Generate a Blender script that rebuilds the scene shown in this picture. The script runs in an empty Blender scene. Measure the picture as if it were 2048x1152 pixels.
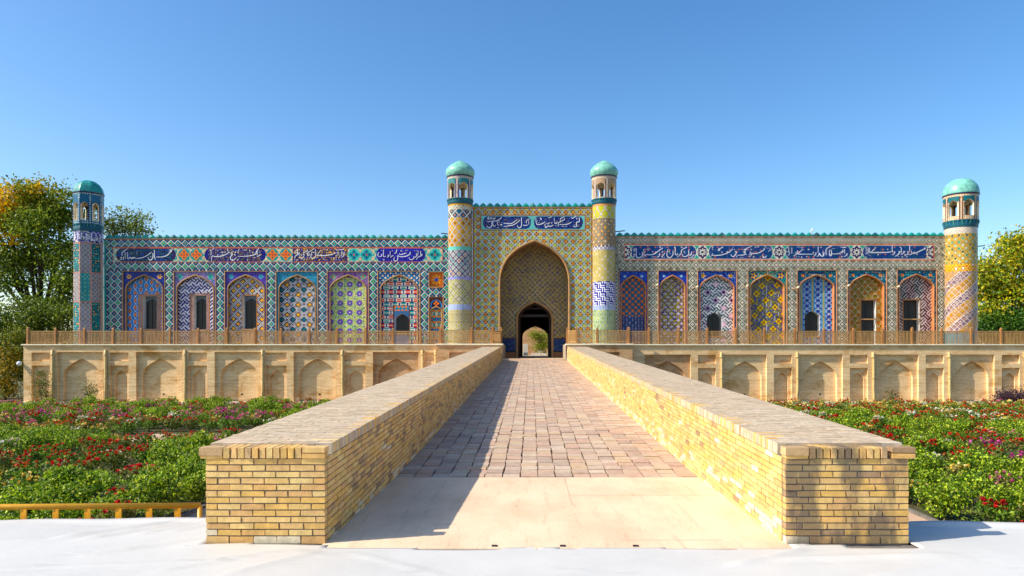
import bpy, math, random
import numpy as np
from mathutils import Matrix, Vector

rng = np.random.RandomState(7)
random.seed(7)
sc = bpy.context.scene
COL = sc.collection
F = 1365.0                       # focal length in photo pixels (24 mm lens, photo 2048 px wide)
VX, VY, EYE = 1062.0, 700.0, 2.1  # vanishing point of the ramp axis, eye height in metres

# ---------------------------------------------------------------- camera, sky, sun
cam_d = bpy.data.cameras.new('camera'); cam = bpy.data.objects.new('camera', cam_d); COL.objects.link(cam)
cam.location = (0, 0, EYE); cam.rotation_euler = (math.radians(90), 0, 0)
cam_d.sensor_width = 36; cam_d.lens = 36*F/2048
cam_d.shift_x = -(VX-1024)/2048; cam_d.shift_y = (VY-576)/2048
cam_d.clip_start = 0.1; cam_d.clip_end = 6000
sc.camera = cam
SUN = Vector((-1.2, -0.34, 1.0)).normalized()      # towards the sun
world = bpy.data.worlds.new('World'); sc.world = world; world.use_nodes = True
nt = world.node_tree; nt.nodes.clear()
sky = nt.nodes.new('ShaderNodeTexSky'); sky.sky_type = 'NISHITA'; sky.sun_disc = False
sky.sun_elevation = math.asin(SUN.z); sky.sun_rotation = math.atan2(SUN.x, SUN.y)
sky.altitude = 0; sky.air_density = 1.0; sky.dust_density = 1.1; sky.ozone_density = 2.0
bg = nt.nodes.new('ShaderNodeBackground'); bg.inputs[1].default_value = 0.15
wo = nt.nodes.new('ShaderNodeOutputWorld')
hs = nt.nodes.new('ShaderNodeHueSaturation'); hs.inputs['Saturation'].default_value = 1.30; hs.inputs['Hue'].default_value = .501; hs.inputs['Value'].default_value = .90
nt.links.new(sky.outputs[0], hs.inputs['Color']); nt.links.new(hs.outputs[0], bg.inputs[0]); nt.links.new(bg.outputs[0], wo.inputs[0])
sl = bpy.data.lights.new('sun', 'SUN'); sl.energy = 4.0; sl.angle = math.radians(0.5); sl.color = (1, .93, .80)
so = bpy.data.objects.new('sun', sl); COL.objects.link(so)
so.rotation_euler = (-SUN).to_track_quat('-Z', 'Y').to_euler(); so.location = (-40, -20, 60)
vs = sc.view_settings; vs.view_transform = 'Standard'; vs.look = 'None'; vs.exposure = 0.66; vs.gamma = 1
vs.use_curve_mapping = False

# ---------------------------------------------------------------- helpers
def lin(c):
    c = np.asarray(c, dtype=float)
    return np.where(c <= .04045, c/12.92, ((c+.055)/1.055)**2.4)

def rich(c, s=1.28, g=1.28):
    """deep glaze colours: more chroma, slightly darker"""
    c = np.asarray(c, dtype=float); l = c.mean(-1, keepdims=True)
    return lin(np.clip(l+(c-l)*s, 0, 1)**g)

def wx(px, Y): return (px-VX)*Y/F
def wz(py, Y): return EYE+(VY-py)*Y/F

def nodes(name):
    m = bpy.data.materials.new(name); m.use_nodes = True
    t = m.node_tree; b = t.nodes['Principled BSDF']
    return m, t, b

def N(t, typ, **kw):
    n = t.nodes.new(typ)
    for k, v in kw.items():
        if k.startswith('i_'): n.inputs[k[2:].replace('_', ' ')].default_value = v
        else: setattr(n, k, v)
    return n

def noise(t, scale, detail=4, vec=None, rough=.55):
    n = N(t, 'ShaderNodeTexNoise'); n.inputs['Scale'].default_value = scale; n.inputs['Detail'].default_value = detail
    n.inputs['Roughness'].default_value = rough
    if vec is not None: t.links.new(vec, n.inputs['Vector'])
    return n.outputs['Fac']

def pos(t, scale=(1, 1, 1)):
    g = N(t, 'ShaderNodeNewGeometry'); mp = N(t, 'ShaderNodeMapping'); mp.inputs['Scale'].default_value = scale
    t.links.new(g.outputs['Position'], mp.inputs['Vector']); return mp.outputs[0]

def ramp(t, fac, stops):
    r = N(t, 'ShaderNodeValToRGB'); e = r.color_ramp.elements
    while len(e) < len(stops): e.new(.5)
    for k, (p, c) in enumerate(stops): e[k].position = p; e[k].color = (*c, 1)
    t.links.new(fac, r.inputs[0]); return r.outputs[0]

def mixc(t, fac, a, b, mode='MIX'):
    m = N(t, 'ShaderNodeMix', data_type='RGBA', blend_type=mode)
    for s, v in ((m.inputs['Factor'], fac), (m.inputs[6], a), (m.inputs[7], b)):
        if hasattr(v, 'is_output'): t.links.new(v, s)
        elif isinstance(v, (int, float)): s.default_value = v
        else: s.default_value = (*v, 1)
    return m.outputs[2]

def bump(t, b, h, strength=.3, dist=.02):
    n = N(t, 'ShaderNodeBump'); n.inputs['Strength'].default_value = strength; n.inputs['Distance'].default_value = dist
    t.links.new(h, n.inputs['Height']); t.links.new(n.outputs[0], b.inputs['Normal'])

def attr_mat(name, rough=.5, nscale=6., amt=.35, bstr=.25, bscale=40., spec=.5, dirt=None):
    """colour from the mesh attribute Col, broken up by noise"""
    m, t, b = nodes(name)
    a = N(t, 'ShaderNodeAttribute', attribute_name='Col')
    n = noise(t, nscale, 5, pos(t))
    v = ramp(t, n, [(.25, (1-amt,)*3), (.75, (1+amt*.25,)*3)])
    c = mixc(t, 1.0, a.outputs['Color'], v, 'MULTIPLY')
    if dirt is not None:
        d = noise(t, dirt[0], 6, pos(t, dirt[1]))
        f = ramp(t, d, [(dirt[2], (0, 0, 0)), (dirt[2]+.12, (1, 1, 1))])
        ff = N(t, 'ShaderNodeMath', operation='MULTIPLY'); ff.inputs[1].default_value = dirt[4]
        t.links.new(f, ff.inputs[0])
        c = mixc(t, ff.outputs[0], c, dirt[3])
    t.links.new(c, b.inputs['Base Color'])
    b.inputs['Roughness'].default_value = rough
    b.inputs['Specular IOR Level'].default_value = spec
    if bstr: bump(t, b, noise(t, bscale, 3, pos(t)), bstr, .006)
    return m

def plain(name, rgb, rough=.6, amt=.25, nscale=3., bstr=.15, bscale=30., metal=0., sc3=(1, 1, 1), rgb2=None):
    m, t, b = nodes(name)
    l1 = lin(rgb); l2 = lin(rgb2) if rgb2 else l1*(1-amt)
    c = ramp(t, noise(t, nscale, 6, pos(t, sc3)), [(.3, tuple(l2)), (.7, tuple(l1))])
    t.links.new(c, b.inputs['Base Color']); b.inputs['Roughness'].default_value = rough
    b.inputs['Metallic'].default_value = metal
    if bstr: bump(t, b, noise(t, bscale, 4, pos(t, sc3)), bstr, .01)
    return m

M = {}
M['tile'] = attr_mat('glazed_tile', rough=.36, nscale=.8, amt=.30, bstr=.2, bscale=9, spec=.25)
M['brick'] = attr_mat('yellow_brick', rough=.85, nscale=11, amt=.32, bstr=.8, bscale=55, spec=.2,
                      dirt=(2.2, (1, 1, .35), .60, (.16, .13, .10), .35))
M['sootbrick'] = attr_mat('soot_stained_brick', rough=.85, nscale=14, amt=.26, bstr=.6, bscale=60, spec=.2,
                          dirt=(2.6, (1.3, 1, .45), .43, (.12, .095, .07), .75))
M['paver'] = attr_mat('stone_paver', rough=.8, nscale=9, amt=.25, bstr=.5, bscale=45, spec=.25,
                      dirt=(1.1, (1, 1, 1), .55, (.26, .21, .16), .25))
M['mortar'] = plain('grey_mortar', (.52, .48, .44), .9, .35, 7, .3)
M['moulding'] = plain('terracotta_moulding', (.76, .52, .32), .55, .4, 1.6, .1)
M['moulding2'] = plain('ochre_moulding', (.72, .55, .34), .6, .4, 1.6, .1)
M['plaster'] = plain('white_plaster', (.86, .84, .80), .8, .12, 2)
M['darkwood'] = plain('dark_wood', (.20, .13, .09), .6, .4, 5, sc3=(3, 3, .5))
M['rail'] = plain('weathered_wood', (.78, .60, .36), .75, .45, 2.2, .3, sc3=(4, 4, .6))
M['railpost'] = plain('oiled_wood_post', (.76, .52, .28), .65, .4, 2.0, .3, sc3=(4, 4, .6))
M['glass'] = plain('dark_window_glass', (.04, .045, .05), .35, .2, 1, 0)
M['winframe'] = plain('blue_grey_paint', (.40, .47, .54), .6, .2, 2)
M['greendoor'] = plain('dark_green_paint', (.10, .24, .20), .5, .2, 2)
M['pipe'] = plain('cream_yellow_pipe', (.86, .74, .48), .55, .25, 2.5, .1)
M['yellowpaint'] = plain('yellow_gloss_paint', (.97, .72, .16), .4, .18, 5, .05, rgb2=(.90, .60, .10))
M['cornice'] = plain('pale_cornice_stone', (.96, .91, .77), .8, .15, 2, .2)
M['lampglass'] = plain('white_globe', (.93, .93, .93), .3, .05, 2, 0)
M['iron'] = plain('dark_iron', (.12, .12, .12), .5, .3, 6, .1)
M['domemat'] = attr_mat('turquoise_dome_tile', rough=.38, nscale=3.2, amt=.5, bstr=.5, bscale=9, spec=.4, dirt=(1.6, (1, 1, .5), .58, (.30, .36, .30), .5))
M['bark'] = plain('bark', (.30, .23, .17), .9, .5, 4, .8, 14, sc3=(3, 3, .6))

def leafmat(name, trans=.35, rough=.5):
    m, t, b = nodes(name)
    a = N(t, 'ShaderNodeAttribute', attribute_name='Col')
    t.links.new(a.outputs['Color'], b.inputs['Base Color']); b.inputs['Roughness'].default_value = rough
    b.inputs['Specular IOR Level'].default_value = .35
    tr = N(t, 'ShaderNodeBsdfTranslucent'); t.links.new(a.outputs['Color'], tr.inputs[0])
    mx = N(t, 'ShaderNodeMixShader'); mx.inputs[0].default_value = trans
    t.links.new(b.outputs[0], mx.inputs[1]); t.links.new(tr.outputs[0], mx.inputs[2])
    t.links.new(mx.outputs[0], t.nodes['Material Output'].inputs['Surface']); return m
M['leaf'] = leafmat('leaf'); M['petal'] = leafmat('petal', .3, .6)

def props(o, label=None, cat=None, group=None, kind=None):
    for k, v in (('label', label), ('category', cat), ('group', group), ('kind', kind)):
        if v: o[k] = v
    return o

def attach(o, parent):
    if parent is not None:
        o.parent = parent
        o.matrix_parent_inverse = Matrix.Translation(-Vector(parent.location)) if parent.type == 'EMPTY' else Matrix()
    return o

def thing(name, loc, label, cat, group=None):
    o = bpy.data.objects.new(name, None); COL.objects.link(o); o.location = loc; o.empty_display_size = .5
    return props(o, label, cat, group)

def mesh_np(name, verts, faces, mat, col=None, smooth=False):
    """faces: (n,4) or (n,3) int array; col: per face linear rgb"""
    verts = np.asarray(verts, dtype=np.float32).reshape(-1, 3); faces = np.asarray(faces, dtype=np.int32)
    k = faces.shape[1]; n = len(faces)
    me = bpy.data.meshes.new(name)
    me.vertices.add(len(verts)); me.vertices.foreach_set('co', verts.ravel())
    me.loops.add(n*k); me.loops.foreach_set('vertex_index', faces.ravel())
    me.polygons.add(n); me.polygons.foreach_set('loop_start', np.arange(0, n*k, k, dtype=np.int32))
    me.polygons.foreach_set('loop_total', np.full(n, k, dtype=np.int32))
    me.polygons.foreach_set('use_smooth', np.full(n, bool(smooth)))
    me.update(calc_edges=True)
    if col is not None:
        a = me.attributes.new('Col', 'FLOAT_COLOR', 'FACE')
        c = np.ones((n, 4), dtype=np.float32); c[:, :3] = col
        a.data.foreach_set('color', c.ravel())
    me.materials.append(mat)
    return me

def mesh_py(name, verts, faces, mat, col=None, smooth=False):
    """mixed polygons"""
    me = bpy.data.meshes.new(name); me.from_pydata([tuple(map(float, v)) for v in verts], [], [list(map(int, f)) for f in faces])
    me.polygons.foreach_set('use_smooth', np.full(len(faces), bool(smooth)))
    if col is not None:
        a = me.attributes.new('Col', 'FLOAT_COLOR', 'FACE')
        c = np.ones((len(faces), 4), dtype=np.float32); c[:, :3] = col
        a.data.foreach_set('color', c.ravel())
    me.materials.append(mat); me.update()
    return me

def put(name, me, parent=None, **kw):
    o = bpy.data.objects.new(name, me); COL.objects.link(o); attach(o, parent)
    return props(o, **kw)

BOXF = np.array([[0, 1, 2, 3], [7, 6, 5, 4], [0, 4, 5, 1], [1, 5, 6, 2], [2, 6, 7, 3], [3, 7, 4, 0]])
def boxes(b):
    """b: (n,6) x0,x1,y0,y1,z0,z1 -> verts, faces"""
    b = np.asarray(b, dtype=float).reshape(-1, 6)
    x0, x1, y0, y1, z0, z1 = b.T
    v = np.stack([np.stack(p, 1) for p in ((x0, y0, z0), (x0, y1, z0), (x1, y1, z0), (x1, y0, z0),
                                           (x0, y0, z1), (x0, y1, z1), (x1, y1, z1), (x1, y0, z1))], 1)
    f = (np.arange(len(b))[:, None, None]*8+BOXF[None]).reshape(-1, 4)
    return v.reshape(-1, 3), f

def box(name, b, mat, parent=None, col=None, bevel=0, **kw):
    v, f = boxes(b)
    o = put(name, mesh_np(name, v, f, mat, None if col is None else np.tile(lin(col), (len(f), 1))), parent, **kw)
    if bevel:
        md = o.modifiers.new('bevel', 'BEVEL'); md.width = bevel; md.segments = 2
    return o

def tube(pts, r, n=8, closed=False, cap=True):
    """tapered tube through pts; r scalar or list"""
    pts = [Vector(p) for p in pts]; rs = [r]*len(pts) if np.isscalar(r) else list(r)
    v, f = [], []
    up = None
    for i, p in enumerate(pts):
        d = (pts[min(i+1, len(pts)-1)]-pts[max(i-1, 0)]).normalized()
        if up is None: up = d.orthogonal().normalized()
        a = (up-d*up.dot(d))
        a = a.normalized() if a.length > 1e-4 else d.orthogonal().normalized()
        up = a; b = d.cross(a)
        for k in range(n):
            th = 2*math.pi*k/n
            v.append(p+(a*math.cos(th)+b*math.sin(th))*rs[i])
    for i in range(len(pts)-1):
        for k in range(n):
            f.append((i*n+k, i*n+(k+1) % n, (i+1)*n+(k+1) % n, (i+1)*n+k))
    if cap:
        f.append(tuple(range(n-1, -1, -1))); f.append(tuple((len(pts)-1)*n+k for k in range(n)))
    return v, f

def tubes(name, lst, mat, parent=None, n=8, smooth=True, **kw):
    V, Fc = [], []
    for pts, r in lst:
        v, f = tube(pts, r, n); o = len(V); V += v; Fc += [tuple(i+o for i in q) for q in f]
    return put(name, mesh_py(name, V, Fc, mat, smooth=smooth), parent, **kw)

def lathe(profile, n, cx, cy, rfun=None):
    v, f = [], []
    for (r, z) in profile:
        for k in range(n):
            th = 2*math.pi*k/n; q = r*(rfun(th, r) if rfun else 1)
            v.append((cx+q*math.sin(th), cy-q*math.cos(th), z))
    for i in range(len(profile)-1):
        for k in range(n):
            f.append((i*n+k, i*n+(k+1) % n, (i+1)*n+(k+1) % n, (i+1)*n+k))
    f.append(tuple((len(profile)-1)*n+k for k in range(n))); f.append(tuple(range(n-1, -1, -1)))
    return v, f

# ---------------------------------------------------------------- mosaic skins: a grid of small glazed pieces
def flatmap(Yref, dy=0.):
    k = Yref/F
    def f(gx, gy, d):
        return np.stack([(gx-VX)*k, np.full(gx.shape, Yref+dy+d), EYE+(VY-gy)*k], -1)
    return f

def skin(name, parent, rect, colfn, mp, mask=None, depth=0., rev=(.6, .45, .3), cell=1.1, mat=None, jit=.10, **kw):
    x0, x1, y0, y1 = rect
    nx = max(1, int(round((x1-x0)/cell))); ny = max(1, int(round((y1-y0)/cell)))
    xs = np.linspace(x0, x1, nx+1); ys = np.linspace(y0, y1, ny+1)
    cx, cy = np.meshgrid((xs[:-1]+xs[1:])/2, (ys[:-1]+ys[1:])/2)
    m = np.ones(cx.shape, bool) if mask is None else mask(cx, cy)
    c = (rich if mat is None else lin)(colfn(cx, cy))*(1+jit*(rng.rand(*cx.shape)[..., None]*2-1))
    gx, gy = np.meshgrid(xs, ys)
    P0 = mp(gx, gy, 0.).reshape(-1, 3); NV = len(P0); W1 = nx+1
    j, i = np.nonzero(m)
    faces = [np.stack([(j+1)*W1+i, (j+1)*W1+i+1, j*W1+i+1, j*W1+i], 1)]; cols = [c[j, i]]
    verts = [P0]
    if depth:
        verts.append(mp(gx, gy, depth).reshape(-1, 3)); r = lin(rev)
        a, b = m[:, :-1], m[:, 1:]
        for sel, flip in ((a & ~b, 0), (~a & b, 1)):
            jj, ii = np.nonzero(sel); ii = ii+1
            q = np.stack([jj*W1+ii, (jj+1)*W1+ii, (jj+1)*W1+ii+NV, jj*W1+ii+NV], 1)
            faces.append(q[:, ::-1] if flip else q); cols.append(np.tile(r, (len(q), 1))*(.85+.3*rng.rand(len(q), 1)))
        a, b = m[:-1, :], m[1:, :]
        for sel, flip in ((a & ~b, 0), (~a & b, 1)):
            jj, ii = np.nonzero(sel); jj = jj+1
            q = np.stack([jj*W1+ii+1, jj*W1+ii, jj*W1+ii+NV, jj*W1+ii+1+NV], 1)
            faces.append(q[:, ::-1] if flip else q); cols.append(np.tile(r, (len(q), 1))*(.85+.3*rng.rand(len(q), 1)))
    fa = np.concatenate(faces); V = np.concatenate(verts); cl = np.concatenate(cols)
    u, inv = np.unique(fa, return_inverse=True)
    me = mesh_np(name, V[u], inv.reshape(-1, 4), mat or M['tile'], cl)
    kw.setdefault('kind', 'stuff')
    return put(name, me, parent, **kw)

# palette (sRGB)
W_ = (.92, .90, .85); TEAL = (.02, .62, .60); DTEAL = (.02, .40, .46); NAVY = (.11, .13, .46); DNAVY = (.04, .08, .32)
PUR = (.28, .14, .42); ORG = (.93, .56, .13); YEL = (.92, .74, .12); RED = (.80, .33, .22); GRN = (.36, .66, .28)
DGRN = (.06, .32, .28); BLU = (.14, .34, .76); SKYB = (.36, .68, .88); BRK = (.70, .53, .38); CRM = (.90, .83, .68)
OLV = (.58, .56, .20); BRN = (.44, .26, .17); PINK = (.88, .66, .62); AQUA = (.45, .80, .76); MAG = (.62, .25, .42)

def base(x, c): return np.ones(x.shape+(3,))*np.array(c)
def pt(col, m, c):
    col[m] = c; return col
def hsh(i, j, s=0):
    v = np.sin(i*127.1+j*311.7+s*74.7)*43758.5453
    return v-np.floor(v)
def cellf(x, p, c0=0.):
    q = (x-c0)/p+.5; i = np.floor(q); return q-i-.5, i
def choose(h, cols):
    cols = np.array(cols); return cols[np.clip((h*len(cols)).astype(int), 0, len(cols)-1)]
def vnoise(x, y, s, seed=0):
    x = x/s; y = y/s; i = np.floor(x); j = np.floor(y); f = x-i; g = y-j
    f = f*f*(3-2*f); g = g*g*(3-2*g)
    return ((hsh(i, j, seed)*(1-f)+hsh(i+1, j, seed)*f)*(1-g)+(hsh(i, j+1, seed)*(1-f)+hsh(i+1, j+1, seed)*f)*g)

def border_L(x, y, cx, cy, p=14.2):
    s, i = cellf(x, p, cx); t, j = cellf(y, p, cy); m = np.abs(s)+np.abs(t)
    c = base(x, (.12, .12, .42)); c = pt(c, m > .68, (.06, .42, .50)); c = pt(c, m > .88, (.70, .48, .30))
    c = pt(c, m < .53, W_); c = pt(c, m < .43, TEAL); c = pt(c, m < .16, DGRN)
    c = np.where((m < .11)[..., None], choose(hsh(i, j, 3), [ORG, ORG, YEL, YEL]), c); return c
def border_R(x, y, cx, cy, p=14.6):
    s, i = cellf(x, p, cx); t, j = cellf(y, p, cy); m = np.abs(s)+np.abs(t)
    k = (np.floor(x/2.3)+np.floor(y/2.3)) % 2
    c = base(x, (.78, .75, .66)); c = pt(c, (m > .62) & (m < .74), (.30, .27, .26)); c = pt(c, m > .86, DGRN)
    c = pt(c, m < .50, W_); c = pt(c, m < .41, (.05, .30, .27)); c = pt(c, m < .24, W_)
    c = np.where((m < .12)[..., None], choose(hsh(i, j, 5), [ORG, GRN, PINK, (.5, .6, .3)]), c); return c
def lattice(x, y, p, rings, centers, bg, rowwise=False, q=None):
    """diagonal diamonds: rings = [(max_m, colour)...] outside in, centres alternate"""
    q = q or p
    s, i = cellf(x, p); t, j = cellf(y, q)
    m1 = np.abs(s)+np.abs(t)
    odd = m1 > .5
    s2, i2 = cellf(x, p, p/2); t2, j2 = cellf(y, q, q/2)
    m = np.where(odd, np.abs(s2)+np.abs(t2), m1)*2
    ii = np.where(odd, i2*2+1, i*2); jj = np.where(odd, j2*2+1, j*2)
    c = base(x, bg)
    for th, cc in rings: c = pt(c, m < th, cc)
    h = (jj % len(centers))/len(centers)+.01 if rowwise else hsh(ii, jj, 9)
    ct = choose(h, centers)
    last = rings[-1][0] if rings else 1.
    c = np.where((m < last*.62)[..., None], ct, c)
    return c, m, ii, jj
def weave(x, y, p, a, b, rot=True, n=3, duty=.5):
    u, v = ((x+y)/p, (x-y)/p) if rot else (x/p, y/p)
    par = (np.floor(u)+np.floor(v)) % 2
    fr = np.where(par > 0, (u*n) % 1, (v*n) % 1)
    return np.where((fr < duty)[..., None], np.array(a), np.array(b)), par, u, v
def floral(x, y, bg, cols, seed, s=4.2, dens=.42):
    c = base(x, bg)
    n = vnoise(x, y, s, seed); n2 = vnoise(x, y, s*.55, seed+3)
    f, i = cellf(x, s*1.5); g, j = cellf(y, s*1.5)
    h = hsh(i, j, seed+7)
    line = np.abs(n-.5) < .07
    c = pt(c, line, cols[0])
    d = np.hypot(f-.3*(hsh(i, j, seed+1)-.5), g-.3*(hsh(i, j, seed+2)-.5))
    dot = (d < .27) & (h < dens*1.6)
    c = np.where(dot[..., None], choose(hsh(i, j, seed+11), cols), c)
    c = pt(c, n2 > .84, cols[-1])
    return c
def rosette(c, x, y, cx, cy, r, petal, core, ring=None, n=8):
    d = np.hypot(x-cx, y-cy); a = np.arctan2(y-cy, x-cx)
    if ring is not None: c = pt(c, d < r*1.0, ring)
    c = pt(c, d < r*(.66+.22*np.cos(n*a)), petal); c = pt(c, d < r*.26, core); return c

def arch_h(t, a=.46, p=2.6):
    t = np.clip(np.abs(t), 0, 1); return a*(1-t)+(1-a)*(1-t**p)**(1/p)
def in_arch(x, y, cx, w, ys, ya, a=.46, p=2.6):
    t = np.abs(x-cx)/w
    return (t <= 1) & (y >= ys-(ys-ya)*arch_h(t, a, p))
def arch_path(cx, w, ys, ya, yb, n=18, a=.46, p=2.6):
    """photo pixel points from the left foot over the apex to the right foot"""
    L = [(cx-w, yb)]
    for k in range(n+1):
        t = 1-(k/n)**1.6
        L.append((cx-w*t, ys-(ys-ya)*float(arch_h(np.array(t), a, p))))
    R = [(2*cx-q, b) for q, b in L[:-1]][::-1]
    return L+R
def moulding(name, path, Yref, dy, r, mat, parent, **kw):
    pts = [(wx(a, Yref), Yref+dy, wz(b, Yref)) for a, b in path]
    return tubes(name, [(pts, r)], mat, parent, n=6, smooth=False, **kw)

# ================================================================= the setting
PZ = -2.05; GZ = -2.45                                   # garden level
SL, Y_L0, Y_L1, Y_R1 = .031, 7.22, 11.24, 53.4
def rz(Y): return SL*np.maximum(0, np.asarray(Y)-Y_L1)
def zt(Y): return 1.05+.0298*(np.asarray(Y)-7.4)

def grass_mat():
    m, t, b = nodes('dry_grass_ground')
    c = ramp(t, noise(t, .9, 8, pos(t)), [(.3, tuple(lin((.20, .25, .09)))), (.5, tuple(lin((.34, .33, .16)))), (.75, tuple(lin((.46, .38, .25))))])
    t.links.new(c, b.inputs['Base Color']); b.inputs['Roughness'].default_value = 1
    bump(t, b, noise(t, 12, 6, pos(t)), .8, .08); return m
M['grass'] = grass_mat()
v, f = boxes([(-3000, 3000, -60, 5000, -2.8, -2.53)])
put('ground', mesh_np('ground', v, f, M['grass']), kind='structure')
M['soil'] = plain('bed_soil', (.34, .29, .15), 1, .5, 1.3, .8, 9, rgb2=(.16, .22, .07))
v, f = boxes([(-52, -9.4, 9.5, 33.8, -2.6, GZ), (-52, -20.5, 33.8, 36.8, -2.6, GZ-.003), (-52, -9.4, 36.8, 53.7, -2.6, GZ), (10.6, 60, 9.5, 53.7, -2.6, GZ)])
put('garden_bed', mesh_np('garden_bed', v, f, M['soil']), kind='structure')
M['path'] = plain('pink_concrete_path', (.80, .66, .54), .9, .18, 1.2, .3, 20)
v, f = boxes([(-9.4, -3.5, 8.4, 53.2, -2.6, GZ+.03), (4.05, 10.6, 8.4, 53.2, -2.6, GZ+.03), (-20.5, -9.4, 33.8, 36.8, -2.6, GZ+.03)])
put('garden_path', mesh_np('garden_path', v, f, M['path']), kind='structure')
# kerb stones along the paths
kb = []
for x in (-9.4, 10.6):
    y = 9.5
    while y < 53:
        if not (x < 0 and 33.5 < y < 36.6): kb.append((x-.07, x+.07, y, y+.98, -2.6, GZ+.10))
        y += 1.0
v, f = boxes(kb)
put('path_kerb', mesh_np('path_kerb', v, f, plain('grey_kerb', (.50, .47, .43), .9, .3, 3)), kind='structure')

# platform under the white sheet
def slab_mat():
    m, t, b = nodes('tan_concrete_slab')
    c = ramp(t, noise(t, .8, 7, pos(t, (1, .6, 1)), .62), [(.30, tuple(lin((.82, .69, .55)))), (.55, tuple(lin((.91, .79, .65)))), (.75, tuple(lin((.92, .82, .69))))])
    sp = noise(t, 38, 2, pos(t)); c = mixc(t, 1., c, ramp(t, sp, [(.30, (.72, .70, .68)), (.40, (1, 1, 1))]), 'MULTIPLY')
    sc_ = noise(t, 2.2, 6, pos(t, (3.5, .35, 1)), .7); c = mixc(t, 1., c, ramp(t, sc_, [(.30, (.84, .81, .78)), (.46, (1, 1, 1))]), 'MULTIPLY')
    v = N(t, 'ShaderNodeTexVoronoi', feature='DISTANCE_TO_EDGE'); v.inputs['Scale'].default_value = .42
    n3 = N(t, 'ShaderNodeTexNoise'); n3.inputs['Scale'].default_value = 2.5; t.links.new(pos(t), n3.inputs['Vector'])
    mv = N(t, 'ShaderNodeVectorMath', operation='MULTIPLY_ADD'); mv.inputs[1].default_value = (.35, .35, .35)
    t.links.new(n3.outputs['Color'], mv.inputs[0]); t.links.new(pos(t), mv.inputs[2]); t.links.new(mv.outputs[0], v.inputs['Vector'])
    t.links.new(c, b.inputs['Base Color']); b.inputs['Roughness'].default_value = .8; bump(t, b, noise(t, 50, 4, pos(t)), .25, .006); return m
M['slab'] = slab_mat()
v, f = boxes([(-40, 40, -9, 7.24, -2.6, -.02), (-40, -3.6, 7.24, 8.22, -2.6, -.021), (4.02, 40, 7.24, 8.02, -2.1, -.021), (-3.6, -2.2, 7.24, 7.5, -2.1, -.03), (2.7, 4.02, 7.24, 7.5, -2.1, -.03)])
put('platform', mesh_np('platform', v, f, M['mortar']), kind='structure')

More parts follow.
